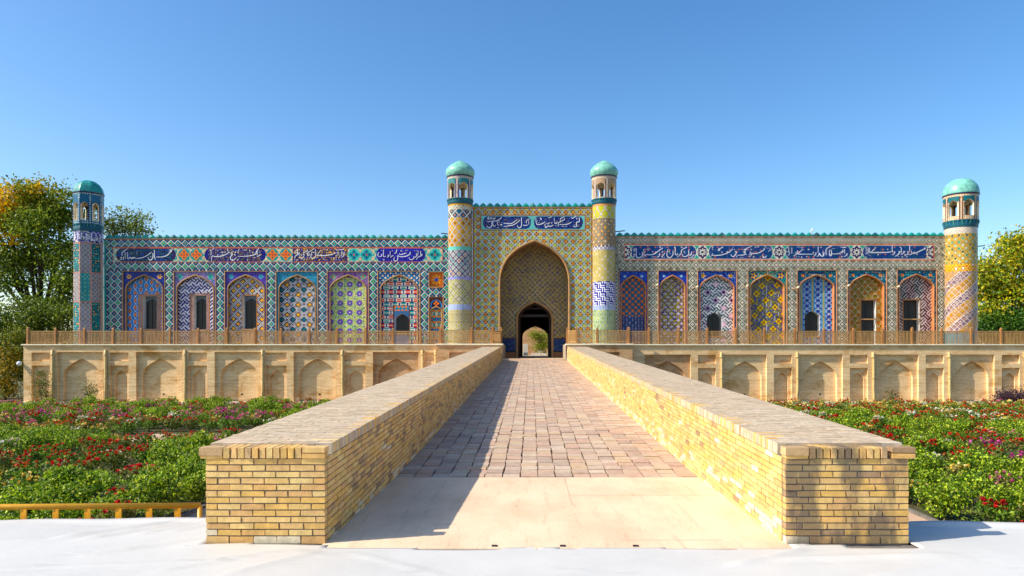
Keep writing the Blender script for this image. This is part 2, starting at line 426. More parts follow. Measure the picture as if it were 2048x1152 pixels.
# white sheet, one mesh with folds, cut out round the ramp
def cloth():
    xs = np.concatenate([np.arange(-34, -9, .5), np.arange(-9, 9, .075), np.arange(9, 34.1, .5)])
    ys = np.concatenate([np.arange(-8, 5.6, .5), np.linspace(5.6, 8.4, 62)])
    gx, gy = np.meshgrid(xs, ys)
    # far edge is at 8.36 m on the left and 8.12 m on the right, a little wavy
    edge = np.where(gx < 0, 8.36, 8.12)+.035*np.sin(gx*1.7)+.02*np.sin(gx*4.1+1)
    fy = 5.6+(gy-5.6)*(edge-5.6)/2.8; gy = np.where(gy > 5.6, fy, gy)
    z = .008+.002*np.sin(gx*2.3+gy*1.1)+.002*np.sin(gx*.9-gy*2.7)
    def fold(x0, y0, x1, y1, w, h):
        d = np.array([x1-x0, y1-y0]); L = np.hypot(*d); d = d/L
        u = (gx-x0)*d[0]+(gy-y0)*d[1]; q = (gx-x0)*-d[1]+(gy-y0)*d[0]
        return h*np.exp(-(q/w)**2)*np.clip(np.minimum(u, L-u)/(.2*L)+.2, 0, 1)*(u > 0)*(u < L)
    for a in ((-5.3, 7.55, -4.3, 8.3, .045, .045), (-5.0, 7.5, -4.05, 8.3, .035, .04), (-4.5, 7.7, -3.9, 8.32, .03, .035), (-4.2, 7.8, -3.75, 8.3, .03, .03),
              (-4.6, 6.9, -3.6, 7.6, .03, .03), (-2.9, 6.3, -2.2, 7.1, .04, .02), (-3.6, 6.4, -2.6, 7.15, .03, .025), (1.9, 6.6, 2.9, 7.15, .05, .03),
              (3.1, 6.3, 4.6, 6.9, .03, .02), (2.4, 6.8, 4.4, 7.0, .06, .025), (-8, 6.8, -5.5, 7.6, .06, .02), (5.2, 6.5, 6.9, 7.4, .05, .02),
              (-6.5, 6.3, -2.5, 6.9, .03, .012), (-.8, 6.3, -1.9, 7.1, .02, .02), (0.3, 6.4, 1.2, 6.9, .03, .012)):
        z = z+fold(*a)
    z = z+.05*np.clip((gy-(edge-.12))/.12, 0, 1)*(.5+.5*np.sin(gx*1.3+1))*(np.abs(gx) > 3.4)
    fx = (gx[:-1, :-1]+gx[1:, 1:])/2; fyc = (gy[:-1, :-1]+gy[1:, 1:])/2
    fe = 7.20+.03*np.sin(fx*2.1)+.02*np.sin(fx*5+2)
    fe = np.where((fx < -2.2) | (fx > 2.75), 7.36+.03*np.sin(fx*3.3), fe)
    fe = np.where((fx > 3.35) & (fx < 4.1), 7.22, fe)
    keep = ~((fx > -3.56) & (fx < 4.12) & (fyc > fe))
    j, i = np.nonzero(keep); w = gx.shape[1]
    fa = np.stack([j*w+i, j*w+i+1, (j+1)*w+i+1, (j+1)*w+i], 1)
    V = np.stack([gx, gy, z], -1).reshape(-1, 3)
    u, inv = np.unique(fa, return_inverse=True)
    m, t, b = nodes('white_tarpaulin')
    c = ramp(t, noise(t, .7, 6, pos(t), .6), [(.3, tuple(lin((.765, .75, .72)))), (.65, tuple(lin((.815, .80, .77))))])
    sp = noise(t, 9, 1.5, pos(t, (.5, 1, 1))); c = mixc(t, 1., c, ramp(t, sp, [(.17, (.45, .43, .40)), (.215, (1, 1, 1))]), 'MULTIPLY')
    ln = noise(t, 1.6, 5, pos(t, (.5, 2.6, 1)), .7); c = mixc(t, 1., c, ramp(t, ln, [(.34, (.90, .895, .885)), (.42, (1, 1, 1))]), 'MULTIPLY')
    t.links.new(c, b.inputs['Base Color']); b.inputs['Roughness'].default_value = .55
    bump(t, b, noise(t, 4, 8, pos(t, (1, 1.6, 1)), .65), .25, .02)
    o = put('white_ground_sheet', mesh_np('white_ground_sheet', V[u], inv.reshape(-1, 4), m, smooth=True), label='wrinkled white sheet covering the platform in front of the ramp', cat='sheet')
    md = o.modifiers.new('thick', 'SOLIDIFY'); md.thickness = .012
cloth()

# ---- ramp: core, landing slab, pavers
XL0, XL1, XR0, XR1 = -3.53, -2.23, 2.754, 4.10
prof = [(8.0, -2.6), (Y_R1, -2.6), (Y_R1, float(rz(Y_R1))-.055), (Y_L1, -.055), (8.0, -.055)]
n = len(prof)
V = [(XL1-.05, y, z) for y, z in prof]+[(XR0+.05, y, z) for y, z in prof]
Fc = [tuple(range(n)), tuple(range(2*n-1, n-1, -1))]+[((k+1) % n, k, k+n, (k+1) % n+n) for k in range(n)]
rampo = put('ramp', mesh_py('ramp', V, Fc, plain('sandy_joint', (.64, .56, .47), .95, .3, 7, .3)), kind='structure')
land = box('ramp_landing', [(XL1-.02, XR0+.02, 7.2, Y_L1-.004, -.05, .004)], M['slab'], kind='structure')
for x in (-.39, .34, 1.12): box('fixing_plate', [(x-.03, x+.03, 7.27, 7.32, .003, .012)], M['iron'], land)
for b in ((.55, .556, 9.2, 11.2, .004, .0055), (.55, 2.7, 9.85, 9.858, .004, .0055), (-1.2, -.9, 8.2, 8.206, .004, .0055), (1.0, 2.1, 7.52, 7.528, .004, .0055)):
    box('slab_joint', [b], plain('joint_line', (.70, .58, .47), .9, .2, 9), land)

# unit blocks with slightly irregular corners, one mesh per colour
def unit_variants(name, mat, cols, jitv=.02):
    out = []
    for c in cols:
        v, f = boxes([(-.5, .5, -.5, .5, -.5, .5)]); v = v+(rng.rand(*v.shape)-.5)*jitv*2
        out.append(mesh_np(name, v, f, mat, np.tile(lin(c), (6, 1))*(1+.12*(rng.rand(6, 1)-.5))))
    return out
PAVC = [(.79,.68,.57),(.77,.66,.56),(.80,.70,.60),(.76,.66,.57),(.80,.67,.56),(.74,.64,.56),(.82,.73,.63),(.78,.69,.58),(.76,.63,.54),(.81,.69,.55),(.79,.65,.55),(.74,.63,.55)]
pav_meshes = unit_variants('paver', M['paver'], PAVC)
pb, pc = [], []
rows = np.arange(Y_L1+.02, Y_R1-.02, .305)
singles = 0
cw = (XR0-XL1)/17.0
for r, y in enumerate(rows):
    for c in range(17):
        sh = .04*math.sin(c*3.1)
        x0 = XL1+c*cw; dz = rng.uniform(-.011, .008); ci = rng.randint(len(PAVC))
        ya, yb = y+sh*.5+rng.uniform(-.008, .008), y+.305-.016+sh*.5+rng.uniform(-.008, .008)
        jx = rng.uniform(-.011, .011); g = .014
        if singles < 289:
            o = put('paver', pav_meshes[ci], rampo); o.location = (x0+cw/2+jx, (ya+yb)/2, float(rz((ya+yb)/2))-.04+dz)
            o.scale = (cw-g*1.3, yb-ya, .09); o.rotation_euler = (math.atan(SL)+rng.uniform(-.006, .006), rng.uniform(-.006, .006), rng.uniform(-.03, .03)); singles += 1
        else:
            pb.append((x0+g/2+jx, x0+cw-g/2+jx, ya, yb, -.085+dz, .005+dz)); pc.append(lin(PAVC[ci])*(.9+.2*rng.rand()))
v, f = boxes(pb); v[:, 2] += rz(v[:, 1])
put('far_pavers', mesh_np('far_pavers', v, f, M['paver'], np.repeat(np.array(pc), 6, 0)), rampo, kind='stuff')
box('threshold_step', [(XL1-.3, XR0+.3, Y_R1-.05, Y_R1+.4, 1.0, 1.43)], M['slab'], rampo, bevel=.015)

# ---- parapets
BRC = [(0.897, 0.734, 0.449), (0.883, 0.706, 0.414), (0.911, 0.762, 0.484), (0.876, 0.685, 0.407), (0.869, 0.706, 0.456), (0.918, 0.783, 0.512), (0.89, 0.72, 0.463), (0.855, 0.671, 0.428), (0.78, 0.64, 0.46), (0.73, 0.59, 0.42), (0.67, 0.54, 0.4), (0.91, 0.84, 0.7), (0.93, 0.89, 0.81), (0.904, 0.72, 0.4)]
brick_meshes = unit_variants('brick', M['brick'], BRC, .022)
soot_meshes = unit_variants('brick', M['sootbrick'], BRC, .022)
CLEAN = [0, 0, 1, 1, 2, 2, 3, 4, 5, 6, 7, 13, 13]; SOOT = [8, 9, 10, 7, 4]; SALT = [11, 5, 11, 5]
def pick(salt, soot):
    h = rng.rand()
    if h < salt: return SALT[rng.randint(len(SALT))]
    if h < salt+soot: return SOOT[rng.randint(len(SOOT))]
    return CLEAN[rng.randint(len(CLEAN))]
def nz(a, b, s): return float(vnoise(np.array(a), np.array(b), 1., s))

def parapet(x0, x1, inner, label, seed):
    """x0 < x1; inner is the x of the face towards the ramp"""
    yA, yB, yC = 7.4, 50.6, 53.25
    t = thing('parapet', ((x0+x1)/2, yA, 0), label, 'parapet', 'brick parapets of the ramp')
    i = .012
    pr = [(yA+i, -2.6), (yC, -2.6), (yC, 1.75), (52.2, 1.85), (yB, float(zt(yB))-.125), (yA+i, float(zt(yA))-.125)]
    n = len(pr)
    V = [(x0+i, y, z) for y, z in pr]+[(x1-i, y, z) for y, z in pr]
    Fc = [tuple(range(n)), tuple(range(2*n-1, n-1, -1))]+[((k+1) % n, k, k+n, (k+1) % n+n) for k in range(n)]
    put('core', mesh_py('core', V, Fc, M['mortar']), t)
    sgl = 0
    def single(b, ci, rot=0., sooty=False):
        o = put('brick', (soot_meshes if sooty else brick_meshes)[ci], t)
        o.location = ((b[0]+b[1])/2, (b[2]+b[3])/2, (b[4]+b[5])/2); o.scale = (b[1]-b[0], b[3]-b[2], b[5]-b[4])
        o.rotation_euler = (rot+rng.uniform(-.004, .004), rng.uniform(-.004, .004), rng.uniform(-.003, .003))
    # front face
    for r in range(13):
        z1 = .925-.07*r-.007; z0 = z1-.056
        if r == 12: z0 = .002
        x = x0+.0; k = 0
        first = .13 if r % 2 else .26
        if seed == 2 and r % 3 == 1: first = .19
        while x < x1-.02:
            L = first if k == 0 else .26+rng.uniform(-.012, .012)
            xe = min(x+L, x1)
            if x1-xe < .07: xe = x1
            g = .0065
            h = nz(x*2.2, r*.55, seed)
            soot = (.62 if (seed == 2 and h > .45) else .15 if seed == 2 else (.12 if h > .66 and r < 7 else .0))
            salt = .1 if r > 10 else 0
            p = rng.uniform(-.006, .003)
            single((x+g, xe-g, yA+p, yA+.09, z0, z1), pick(salt, soot*.25), sooty=(seed == 2)); sgl += 1
            x = xe; k += 1
    # front cap: bricks on end between two lying corner bricks
    ov = .06
    xa, xb = (x0-ov, x1) if inner == x1 else (x0, x1+ov)
    zc0, zc1 = .928, 1.046
    single((xa, xa+.25, yA-.02, yA+.12, zc0+.03, zc1), 8); single((xa+.01, xa+.25, yA-.012, yA+.12, zc0-.004, zc0+.028), 1); sgl += 2
    single((xb-.25, xb, yA-.02, yA+.12, zc0+.06, zc1), 10 if seed == 2 else 6); single((xb-.25, xb-.005, yA-.015, yA+.12, zc0-.004, zc0+.052), 3); sgl += 2
    x = xa+.262
    while x < xb-.30:
        single((x, x+.062, yA-.016+rng.uniform(-.006, .004), yA+.24, zc0, zc1-.004), pick(0, .3 if seed == 2 else .1), sooty=(seed == 2)); x += .0775; sgl += 1
    # inner face
    s = -1 if inner == x1 else 1
    fa, fb = (inner-.07, inner) if inner == x1 else (inner, inner+.07)
    lst, cl = [], []
    for r in range(16):
        y = yA+.10+(.13 if r % 2 else 0)*1.0; first = True
        if r % 2: lst_first = (yA+.095, yA+.10+.125)
        while y < yB+1.4:
            L = .26+rng.uniform(-.008, .008); g = .005
            ya, yb = y+g, y+L-g; y += L; ym = (ya+yb)/2
            zz1 = float(zt(ym))-.125-.07*r-.006; zz0 = zz1-.058
            if zz1 < float(rz(ym))-.01: continue
            if ym > yB and zz1 > float(zt(yB))-.125-(ym-yB)*.30: continue
            hgt = zz1-float(rz(ym))
            h = nz(ym*.55, hgt*3., seed+5)
            if seed == 2: salt = .62 if hgt < .14+.22*h else (.3 if h > .78 else .03)
            else: salt = .5 if hgt < .15 else (.12 if h > .7 else 0)
            soot = .55 if (h < .22 and hgt > .5) else (.25 if seed == 1 else .04)
            p = rng.uniform(-.004, .004)
            lst.append((fa+p, fb+p, ya, yb, zz0, zz1)); cl.append(pick(salt, soot))
    for r in range(1, 16, 2):   # closers beside the corner
        zz1 = float(zt(yA+.16))-.125-.07*r-.006
        if zz1 > 0: lst.append((fa, fb, yA+.1, yA+.1+.12, zz1-.058, zz1)); cl.append(pick(.05, .1))
    order = np.argsort([b[2] for b in lst]); rest = []
    for q, ix in enumerate(order):
        b = lst[ix]
        if sgl < 296: single(b, cl[ix], math.atan(.0298)); sgl += 1
        else: rest.append(ix)
    bb = np.array([lst[ix] for ix in rest]); v, f = boxes(bb)
    ym = np.repeat((bb[:, 2]+bb[:, 3])/2, 8); v[:, 2] += .0298*(v[:, 1]-ym)
    cc = np.repeat(np.array([lin(BRC[cl[ix]])*(.9+.2*rng.rand()) for ix in rest]), 6, 0)
    put('far_brickwork', mesh_np('far_brickwork', v, f, M['brick'], cc), t, kind='stuff')
    # cap: rows of bricks on edge, five across
    cb, cc = [], []
    y = yA+.245
    CAPC = [(.80,.71,.59),(.78,.69,.57),(.82,.73,.62),(.77,.68,.57),(.80,.70,.57),(.83,.75,.64)]
    while y < yB:
        x = xa+rng.uniform(-.003, .003); k = 0
        while x < xb-.03:
            L = .26 if (k or int(y*20) % 2) else .13
            xe = min(x+L, xb)
            if xb-xe < .06: xe = xb
            dz = rng.uniform(-.005, .004)
            cb.append((x+.0025, xe-.0025, y, y+.070, -.122, 0+dz*.7))
            edge = (abs(x-inner) < .01 or abs(xe-inner) < .01)
            c = np.array(BRC[pick(.1, .1)]) if (edge and rng.rand() < .35) else np.array(CAPC[rng.randint(6)])
            cc.append(lin(c)*(.95+.10*rng.rand())); x = xe; k += 1
        y += .0745
    # sloping end of the cap
    v, f = boxes(cb); v[:, 2] += zt(v[:, 1])
    put('cap_brickwork', mesh_np('cap_brickwork', v, f, M['brick'], np.repeat(np.array(cc), 6, 0)), t, kind='stuff')
    ev = [(xa, yB, float(zt(yB))-.11), (xb, yB, float(zt(yB))-.11), (xb, yB, float(zt(yB))), (xa, yB, float(zt(yB))), (xa, 52.25, 1.80), (xb, 52.25, 1.80), (xb, 52.25, 1.91), (xa, 52.25, 1.91)]
    put('cap_end', mesh_py('cap_end', ev, [(0, 3, 2, 1), (4, 5, 6, 7), (3, 7, 6, 2), (0, 1, 5, 4), (0, 4, 7, 3), (1, 2, 6, 5)], M['cornice']), t)
parapet(XL0, XL1, XL1, 'long brick ramp parapet on the left, its ramp side in shade', 1)
parapet(XR0, XR1, XR0, 'long brick ramp parapet on the right, sunlit inside with sooty front end', 2)

# yellow tubular guard rail behind the sheet, left of the ramp
yr = thing('guard_rail', (-6, 8.7, GZ), 'low yellow painted tube rail behind the white sheet', 'railing')
ra, rb = Vector((wx(0, 8.42)-4, 8.40, .135)), Vector((wx(402, 8.75), 8.72, .115))
tubes('top_tube', [([ra, rb], .037), ([(rb.x, rb.y, .115), (rb.x, rb.y, GZ)], .03)], M['yellowpaint'], yr, n=14)
tubes('tube_sleeve', [([ra+(rb-ra)*.548, ra+(rb-ra)*.556], .044)], M['yellowpaint'], yr, n=14)
for pxx in (-120, -60, 48, 110, 172, 232, 292, 348):
    x = wx(pxx, 8.6); tt = (x-ra.x)/(rb.x-ra.x); p = ra+(rb-ra)*tt
    box('rail_post', [(x-.042, x+.012, p.y-.02, p.y+.02, GZ, p.z-.03)], M['yellowpaint'], yr)
    box('rail_post', [(x+.014, x+.045, p.y-.035, p.y-.022, GZ, p.z-.03)], M['yellowpaint'], yr)

# ================================================================= terrace
TF = 2.55                                   # terrace floor
def brickwall_mat(name, c1, c2, c3):
    m, t, b = nodes(name)
    g = N(t, 'ShaderNodeNewGeometry'); s = N(t, 'ShaderNodeSeparateXYZ'); t.links.new(g.outputs['Position'], s.inputs[0])
    ad = N(t, 'ShaderNodeMath', operation='ADD'); t.links.new(s.outputs[0], ad.inputs[0]); t.links.new(s.outputs[1], ad.inputs[1])
    cb = N(t, 'ShaderNodeCombineXYZ'); t.links.new(ad.outputs[0], cb.inputs[0]); t.links.new(s.outputs[2], cb.inputs[1])
    br = N(t, 'ShaderNodeTexBrick'); t.links.new(cb.outputs[0], br.inputs['Vector'])
    br.inputs['Scale'].default_value = 1; br.inputs['Brick Width'].default_value = .27; br.inputs['Row Height'].default_value = .115
    br.inputs['Mortar Size'].default_value = .014; br.inputs['Mortar Smooth'].default_value = .3
    br.inputs['Color1'].default_value = (*lin(c1), 1); br.inputs['Color2'].default_value = (*lin(c2), 1); br.inputs['Mortar'].default_value = (*lin(c3), 1)
    n1 = noise(t, 1.0, 7, pos(t, (.8, .8, 3.2)), .7); n2 = noise(t, .35, 5, pos(t))
    c = mixc(t, 1., br.outputs['Color'], ramp(t, n1, [(.34, (.86, .78, .68)), (.58, (1.05, 1.04, 1.02))]), 'MULTIPLY')
    c = mixc(t, 1., c, ramp(t, n2, [(.35, (.94, .90, .84)), (.65, (1.06, 1.05, 1.02))]), 'MULTIPLY')
    st = noise(t, .55, 7, pos(t, (1, 1, 1.8)), .68)
    c = mixc(t, 1., c, ramp(t, st, [(.36, (.78, .64, .44)), (.48, (1, 1, 1))]), 'MULTIPLY')
    t.links.new(c, b.inputs['Base Color']); b.inputs['Roughness'].default_value = .9; b.inputs['Specular IOR Level'].default_value = .2
    ad2 = N(t, 'ShaderNodeMath', operation='ADD'); t.links.new(br.outputs['Fac'], ad2.inputs[0])
    bp = N(t, 'ShaderNodeBump'); bp.invert = True; bp.inputs['Strength'].default_value = .5; bp.inputs['Distance'].default_value = .02
    t.links.new(br.outputs['Fac'], bp.inputs['Height']); t.links.new(bp.outputs[0], b.inputs['Normal'])
    return m
M['twall'] = brickwall_mat('buff_terrace_brick', (.98, .87, .69), (.95, .82, .62), (.80, .66, .49))
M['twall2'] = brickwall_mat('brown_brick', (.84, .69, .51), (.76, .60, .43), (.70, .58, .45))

class MB:
    def __init__(s): s.v, s.f = [], []
    def quad(s, *p): o = len(s.v); s.v += list(p); s.f.append(tuple(range(o, o+len(p))))
    def build(s, name, mat, parent=None, **kw): return put(name, mesh_py(name, s.v, s.f, mat), parent, **kw)
    def rect(s, x0, x1, z0, z1, y): s.quad((x0, y, z0), (x1, y, z0), (x1, y, z1), (x0, y, z1))
    def reveal(s, x0, x1, z0, z1, y, d, bottom=True):
        s.quad((x0, y, z0), (x0, y, z1), (x0, y+d, z1), (x0, y+d, z0)); s.quad((x1, y, z1), (x1, y, z0), (x1, y+d, z0), (x1, y+d, z1))
        s.quad((x0, y, z1), (x1, y, z1), (x1, y+d, z1), (x0, y+d, z1))
        if bottom: s.quad((x1, y, z0), (x0, y, z0), (x0, y+d, z0), (x1, y+d, z0))

def holed(mb, x0, x1, z0, z1, y, holes):
    xs = sorted(set([x0, x1]+[h[0] for h in holes]+[h[1] for h in holes]))
    for a, b in zip(xs[:-1], xs[1:]):
        m = (a+b)/2; hs = sorted([h for h in holes if h[0] < m < h[1]], key=lambda h: h[2]); z = z0
        for h in hs:
            if h[2] > z: mb.rect(a, b, z, h[2], y)
            z = h[3]
        if z < z1: mb.rect(a, b, z, z1, y)

def arch_plate(mb, x0, x1, z0, z1, y, c, w, zs, za, d, n=16):
    """plate x0..x1 z0..z1 with a pointed opening, open at the bottom, and its soffit of depth d"""
    pts = [(c+w*math.copysign(abs(t)**.6, t), zs+(za-zs)*float(arch_h(np.array(abs(t)**.6)))) for t in np.linspace(-1, 1, 2*n+1)]
    mb.rect(x0, c-w, z0, z1, y); mb.rect(c+w, x1, z0, z1, y)
    for (a, za_), (b, zb) in zip(pts[:-1], pts[1:]):
        mb.quad((a, y, za_), (b, y, zb), (b, y, z1), (a, y, z1)); mb.quad((b, y, zb), (a, y, za_), (a, y+d, za_), (b, y+d, zb))
    mb.quad((c-w, y, z0), (c-w, y, zs), (c-w, y+d, zs), (c-w, y+d, z0)); mb.quad((c+w, y, zs), (c+w, y, z0), (c+w, y+d, z0), (c+w, y+d, zs))

def terrace_wall(label, pa, pb_, bigs, smalls, pipes, y_top, mat, Yw=54.0):
    X = lambda p: wx(p, Yw)
    Z = lambda q: wz(q+y_top, Yw)           # y_top: offset of this side against the left wall's rows
    t = thing('terrace_wall', ((X(pa)+X(pb_))/2, Yw, GZ), label, 'wall')
    z0, z1 = PZ-.1, wz(691, Yw); d1, d2 = .22, .26
    holes = []; mb = MB()
    for a, b in bigs: holes.append((X(a), X(b), z0+.16, Z(704)))
    for a, b in smalls: holes += [(X(a), X(b), Z(722), Z(705)), (X(a), X(b), z0+.16, Z(731))]
    holed(mb, X(pa), X(pb_), z0, z1, Yw, holes)
    for h in holes: mb.reveal(*h, Yw, d1)
    mb.build('face', mat, t)
    for a, b in bigs:
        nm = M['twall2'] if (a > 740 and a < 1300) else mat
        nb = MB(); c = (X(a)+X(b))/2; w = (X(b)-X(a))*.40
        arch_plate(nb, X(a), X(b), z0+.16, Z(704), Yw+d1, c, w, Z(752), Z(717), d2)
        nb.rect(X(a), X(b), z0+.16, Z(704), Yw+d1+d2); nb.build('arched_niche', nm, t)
    for a, b in smalls:
        nb = MB(); c = (X(a)+X(b))/2; w = (X(b)-X(a))*.34
        arch_plate(nb, X(a), X(b), z0+.16, Z(731), Yw+d1, c, w, Z(756), Z(741), d2*.8)
        nb.rect(X(a), X(b), z0+.16, Z(731), Yw+d1+d2*.8); nb.rect(X(a), X(b), Z(722), Z(705), Yw+d1*.9); nb.build('small_niche', mat, t)
    for q, p in enumerate(pipes):
        x = X(p); zz = Z(700)
        bend = [(x, Yw-.07, zz), (x, Yw-.07, zz-.35), (x+.03, Yw-.09, zz-.45), (x+.03, Yw-.09, PZ+1.0), (x+rng.uniform(-.02, .10), Yw-.1, PZ+.6), (x+rng.uniform(0, .1), Yw-.1, PZ)]
        o = tubes('downpipe', [(bend, .095)], M['pipe'], t, n=10)
        tubes('pipe_collar', [([(x, Yw-.07, zz-.3), (x, Yw-.07, zz-.42)], .125), ([(x+.03, Yw-.09, PZ+2.0), (x+.03, Yw-.09, PZ+1.9)], .115)], M['pipe'], o, n=10)
    box('cornice', [(X(pa)-.12, X(pb_), Yw-.14, Yw+.56, z1+.001, z1+.10)], M['cornice'], t, bevel=.02)
    box('plinth', [(X(pa), X(pb_), Yw-.30, Yw+.01, GZ-.15, PZ+.06)], M['cornice'], t)
    for a, b in bigs[:4]:                        # weep holes
        x = (X(a)+X(b))/2+.1; z = PZ+.62
        box('weep_hole', [(x-.07, x+.07, Yw+d1+d2-.012, Yw+d1+d2+.02, z-.06, z+.06)], M['iron'], t)
    return t
bl = [(114, 206), (272, 364), (429, 523), (587, 679), (745.6, 837)]
sml = [(63, 100), (220, 257), (377, 414), (531, 573), (690, 731), (850, 868)]
twl = terrace_wall('buff brick terrace wall with arched niches left of the ramp', 47, 873, bl, sml, [106, 212, 370.6, 525.6, 685, 845, 871], 0, M['twall'])
br_ = [(1289, 1381.6)]+[(1448+151.9*i, 1533.5+151.9*i) for i in range(5)]
smr = [(1396+151.9*i, 1432+151.9*i) for i in range(5)]
twr = terrace_wall('buff brick terrace wall with arched niches right of the ramp', 1265, 2200, br_, smr, [1442+151.7*i for i in range(5)], 5, M['twall'])
# end return of the left wall
box('end_return', [(wx(47, 54), wx(47, 54)+.5, 54.01, 76, GZ-.1, TF+.02)], M['twall'], twl)
# body and floor
M['terrfloor'] = plain('terrace_paving', (.70, .62, .52), .9, .2, 1)
xa, xb = wx(47, 54), wx(2200, 54)
v, f = boxes([(xa+.5, XL1-.02, 54.52, 90, GZ-.1, TF), (XR0+.02, xb, 54.52, 90, GZ-.1, TF)])
put('terrace', mesh_np('terrace', v, f, M['terrfloor']), kind='structure')
# projecting blocks beside the head of the ramp
def pier(x0, x1, label):
    t = thing('terrace_pier', ((x0+x1)/2, 53.2, GZ), label, 'wall')
    mb = MB(); zz = wz(690, 53.2)-.02
    h = (x0+1.0, x1-1.0, GZ+.1, zz-.55) if x1-x0 > 3 else None
    holed(mb, x0, x1, GZ-.1, zz, 53.2, [h] if h else [])
    if h: mb.reveal(*h, 53.2, .2); mb.rect(*h, 53.4)
    mb.quad((x0, 54.6, GZ-.1), (x0, 53.2, GZ-.1), (x0, 53.2, zz), (x0, 54.6, zz)); mb.quad((x1, 53.2, GZ-.1), (x1, 58, GZ-.1), (x1, 58, zz), (x1, 53.2, zz)) if x1 < 0 else mb.quad((x1, 53.2, GZ-.1), (x1, 54.5, GZ-.1), (x1, 54.5, zz), (x1, 53.2, zz))
    if x1 > 0: mb.quad((x0, 58, GZ-.1), (x0, 53.2, GZ-.1), (x0, 53.2, zz), (x0, 58, zz))
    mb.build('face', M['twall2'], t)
    box('cornice', [(x0-.08, x1+.08, 53.08, 54.54, zz+.001, zz+.12)], M['cornice'], t, bevel=.02)
pier(wx(873, 53.2), XL1-.03, 'short projecting brick block at the ramp head, left side')
pier(XR0+.03, wx(1265, 53.2), 'short projecting brick block at the ramp head, right side')
v, f = boxes([(XL1-.35, XR0+.35, Y_R1+.3, 96, 1.0, 1.415)])
put('gate_floor', mesh_np('gate_floor', v, f, M['terrfloor']), kind='structure')

# ---- wooden railings
bal_v, bal_f = boxes([(-.025, .025, -.02, .02, 0, 1)])
bal_mesh = mesh_np('baluster', bal_v, bal_f, M['rail'])
def post_mesh():
    v, f = [], []
    pr = [(.075, 0), (.075, .80), (.085, .805), (.085, .84), (.06, .86), (.075, .92), (.005, 1.0)]
    for r, z in pr: v += [(-r, -r, z), (r, -r, z), (r, r, z), (-r, r, z)]
    for i in range(len(pr)-1):
        for k in range(4): f.append((i*4+k, i*4+(k+1) % 4, i*4+4+(k+1) % 4, i*4+4+k))
    return mesh_py('post', v, f, M['railpost'])
pm = post_mesh()
def railing(label, pts, z0, h=1.02, pitch=.108, rails=True, fret=()):
    """pts: post positions (x,y)"""
    t = thing('wooden_railing', (pts[0][0], pts[0][1], z0), label, 'railing')
    for x, y in pts:
        o = put('post', pm, t); o.location = (x, y, z0); o.scale = (1, 1, h*1.32*rng.uniform(.97, 1.03)); o.rotation_euler = (0, rng.uniform(-.015, .015), 0)
    for q, ((xa, ya), (xb, yb)) in enumerate(zip(pts[:-1], pts[1:])):
        L = math.hypot(xb-xa, yb-ya); n = max(2, int(L/pitch))
        for zz, r in ((z0+h, .045), (z0+h-.17, .022), (z0+.16, .03)):
            tubes('rail', [([(xa, ya, zz), (xb, yb, zz)], r)], M['rail'], t, n=4, smooth=False)
        for k in range(1, n):
            u = k/n; o = put('baluster', bal_mesh, t); o.location = (xa+(xb-xa)*u, ya+(yb-ya)*u, z0+.03); o.scale = (1, 1, h-.03); o.rotation_euler = (0, rng.uniform(-.01, .01), math.atan2(yb-ya, xb-xa))
        if q in fret:   # lattice of crossed slats
            for k in range(3):
                a, b = xa+(xb-xa)*k/3, xa+(xb-xa)*(k+1)/3
                for p, q2 in (((a, z0+.18), (b, z0+h-.2)), ((a, z0+h-.2), (b, z0+.18))):
                    tubes('lattice_slat', [([(p[0], ya-.025, p[1]), (q2[0], ya-.025, q2[1])], .018)], M['rail'], t, n=4, smooth=False)
    return t
YR = 54.02
lp = [55.6, 110.6, 169, 226, 282, 339.6, 396, 453.6, 509.7, 562, 618.6, 673.7, 731, 786, 841, 880]
zr = wz(691, 54)+.10
railing('long wooden baluster railing on the terrace edge left of the gate', [(wx(p, YR), YR) for p in lp], zr, fret=())
rp = [1257, 1298, 1357, 1414, 1472, 1529, 1589, 1648, 1706.6, 1765, 1823.8, 1883, 1942, 2002, 2060, 2118]
railing('long wooden baluster railing on the terrace edge right of the gate', [(wx(p, YR), YR) for p in rp], zr, fret=())
YC = 53.3; zc_ = wz(690, 53.2)+.10
railing('short wooden railing left of the ramp head, turning to the gate', [(wx(881, YC), YC), (wx(942, YC), YC), (wx(984, YC), YC), (XL1-.2, 55.2), (XL1-.25, 57.2)], zc_)
railing('short wooden railing right of the ramp head, turning to the gate', [(XR0+.25, 57.2), (XR0+.2, 55.2), (wx(1153, YC), YC), (wx(1195, YC), YC), (wx(1256, YC), YC)], zc_)

# ================================================================= the palace
YF, YP = 58.0, 57.7
Zf = lambda py: wz(py, YF)
bearing = 690.0                              # photo row of the terrace floor at the facade

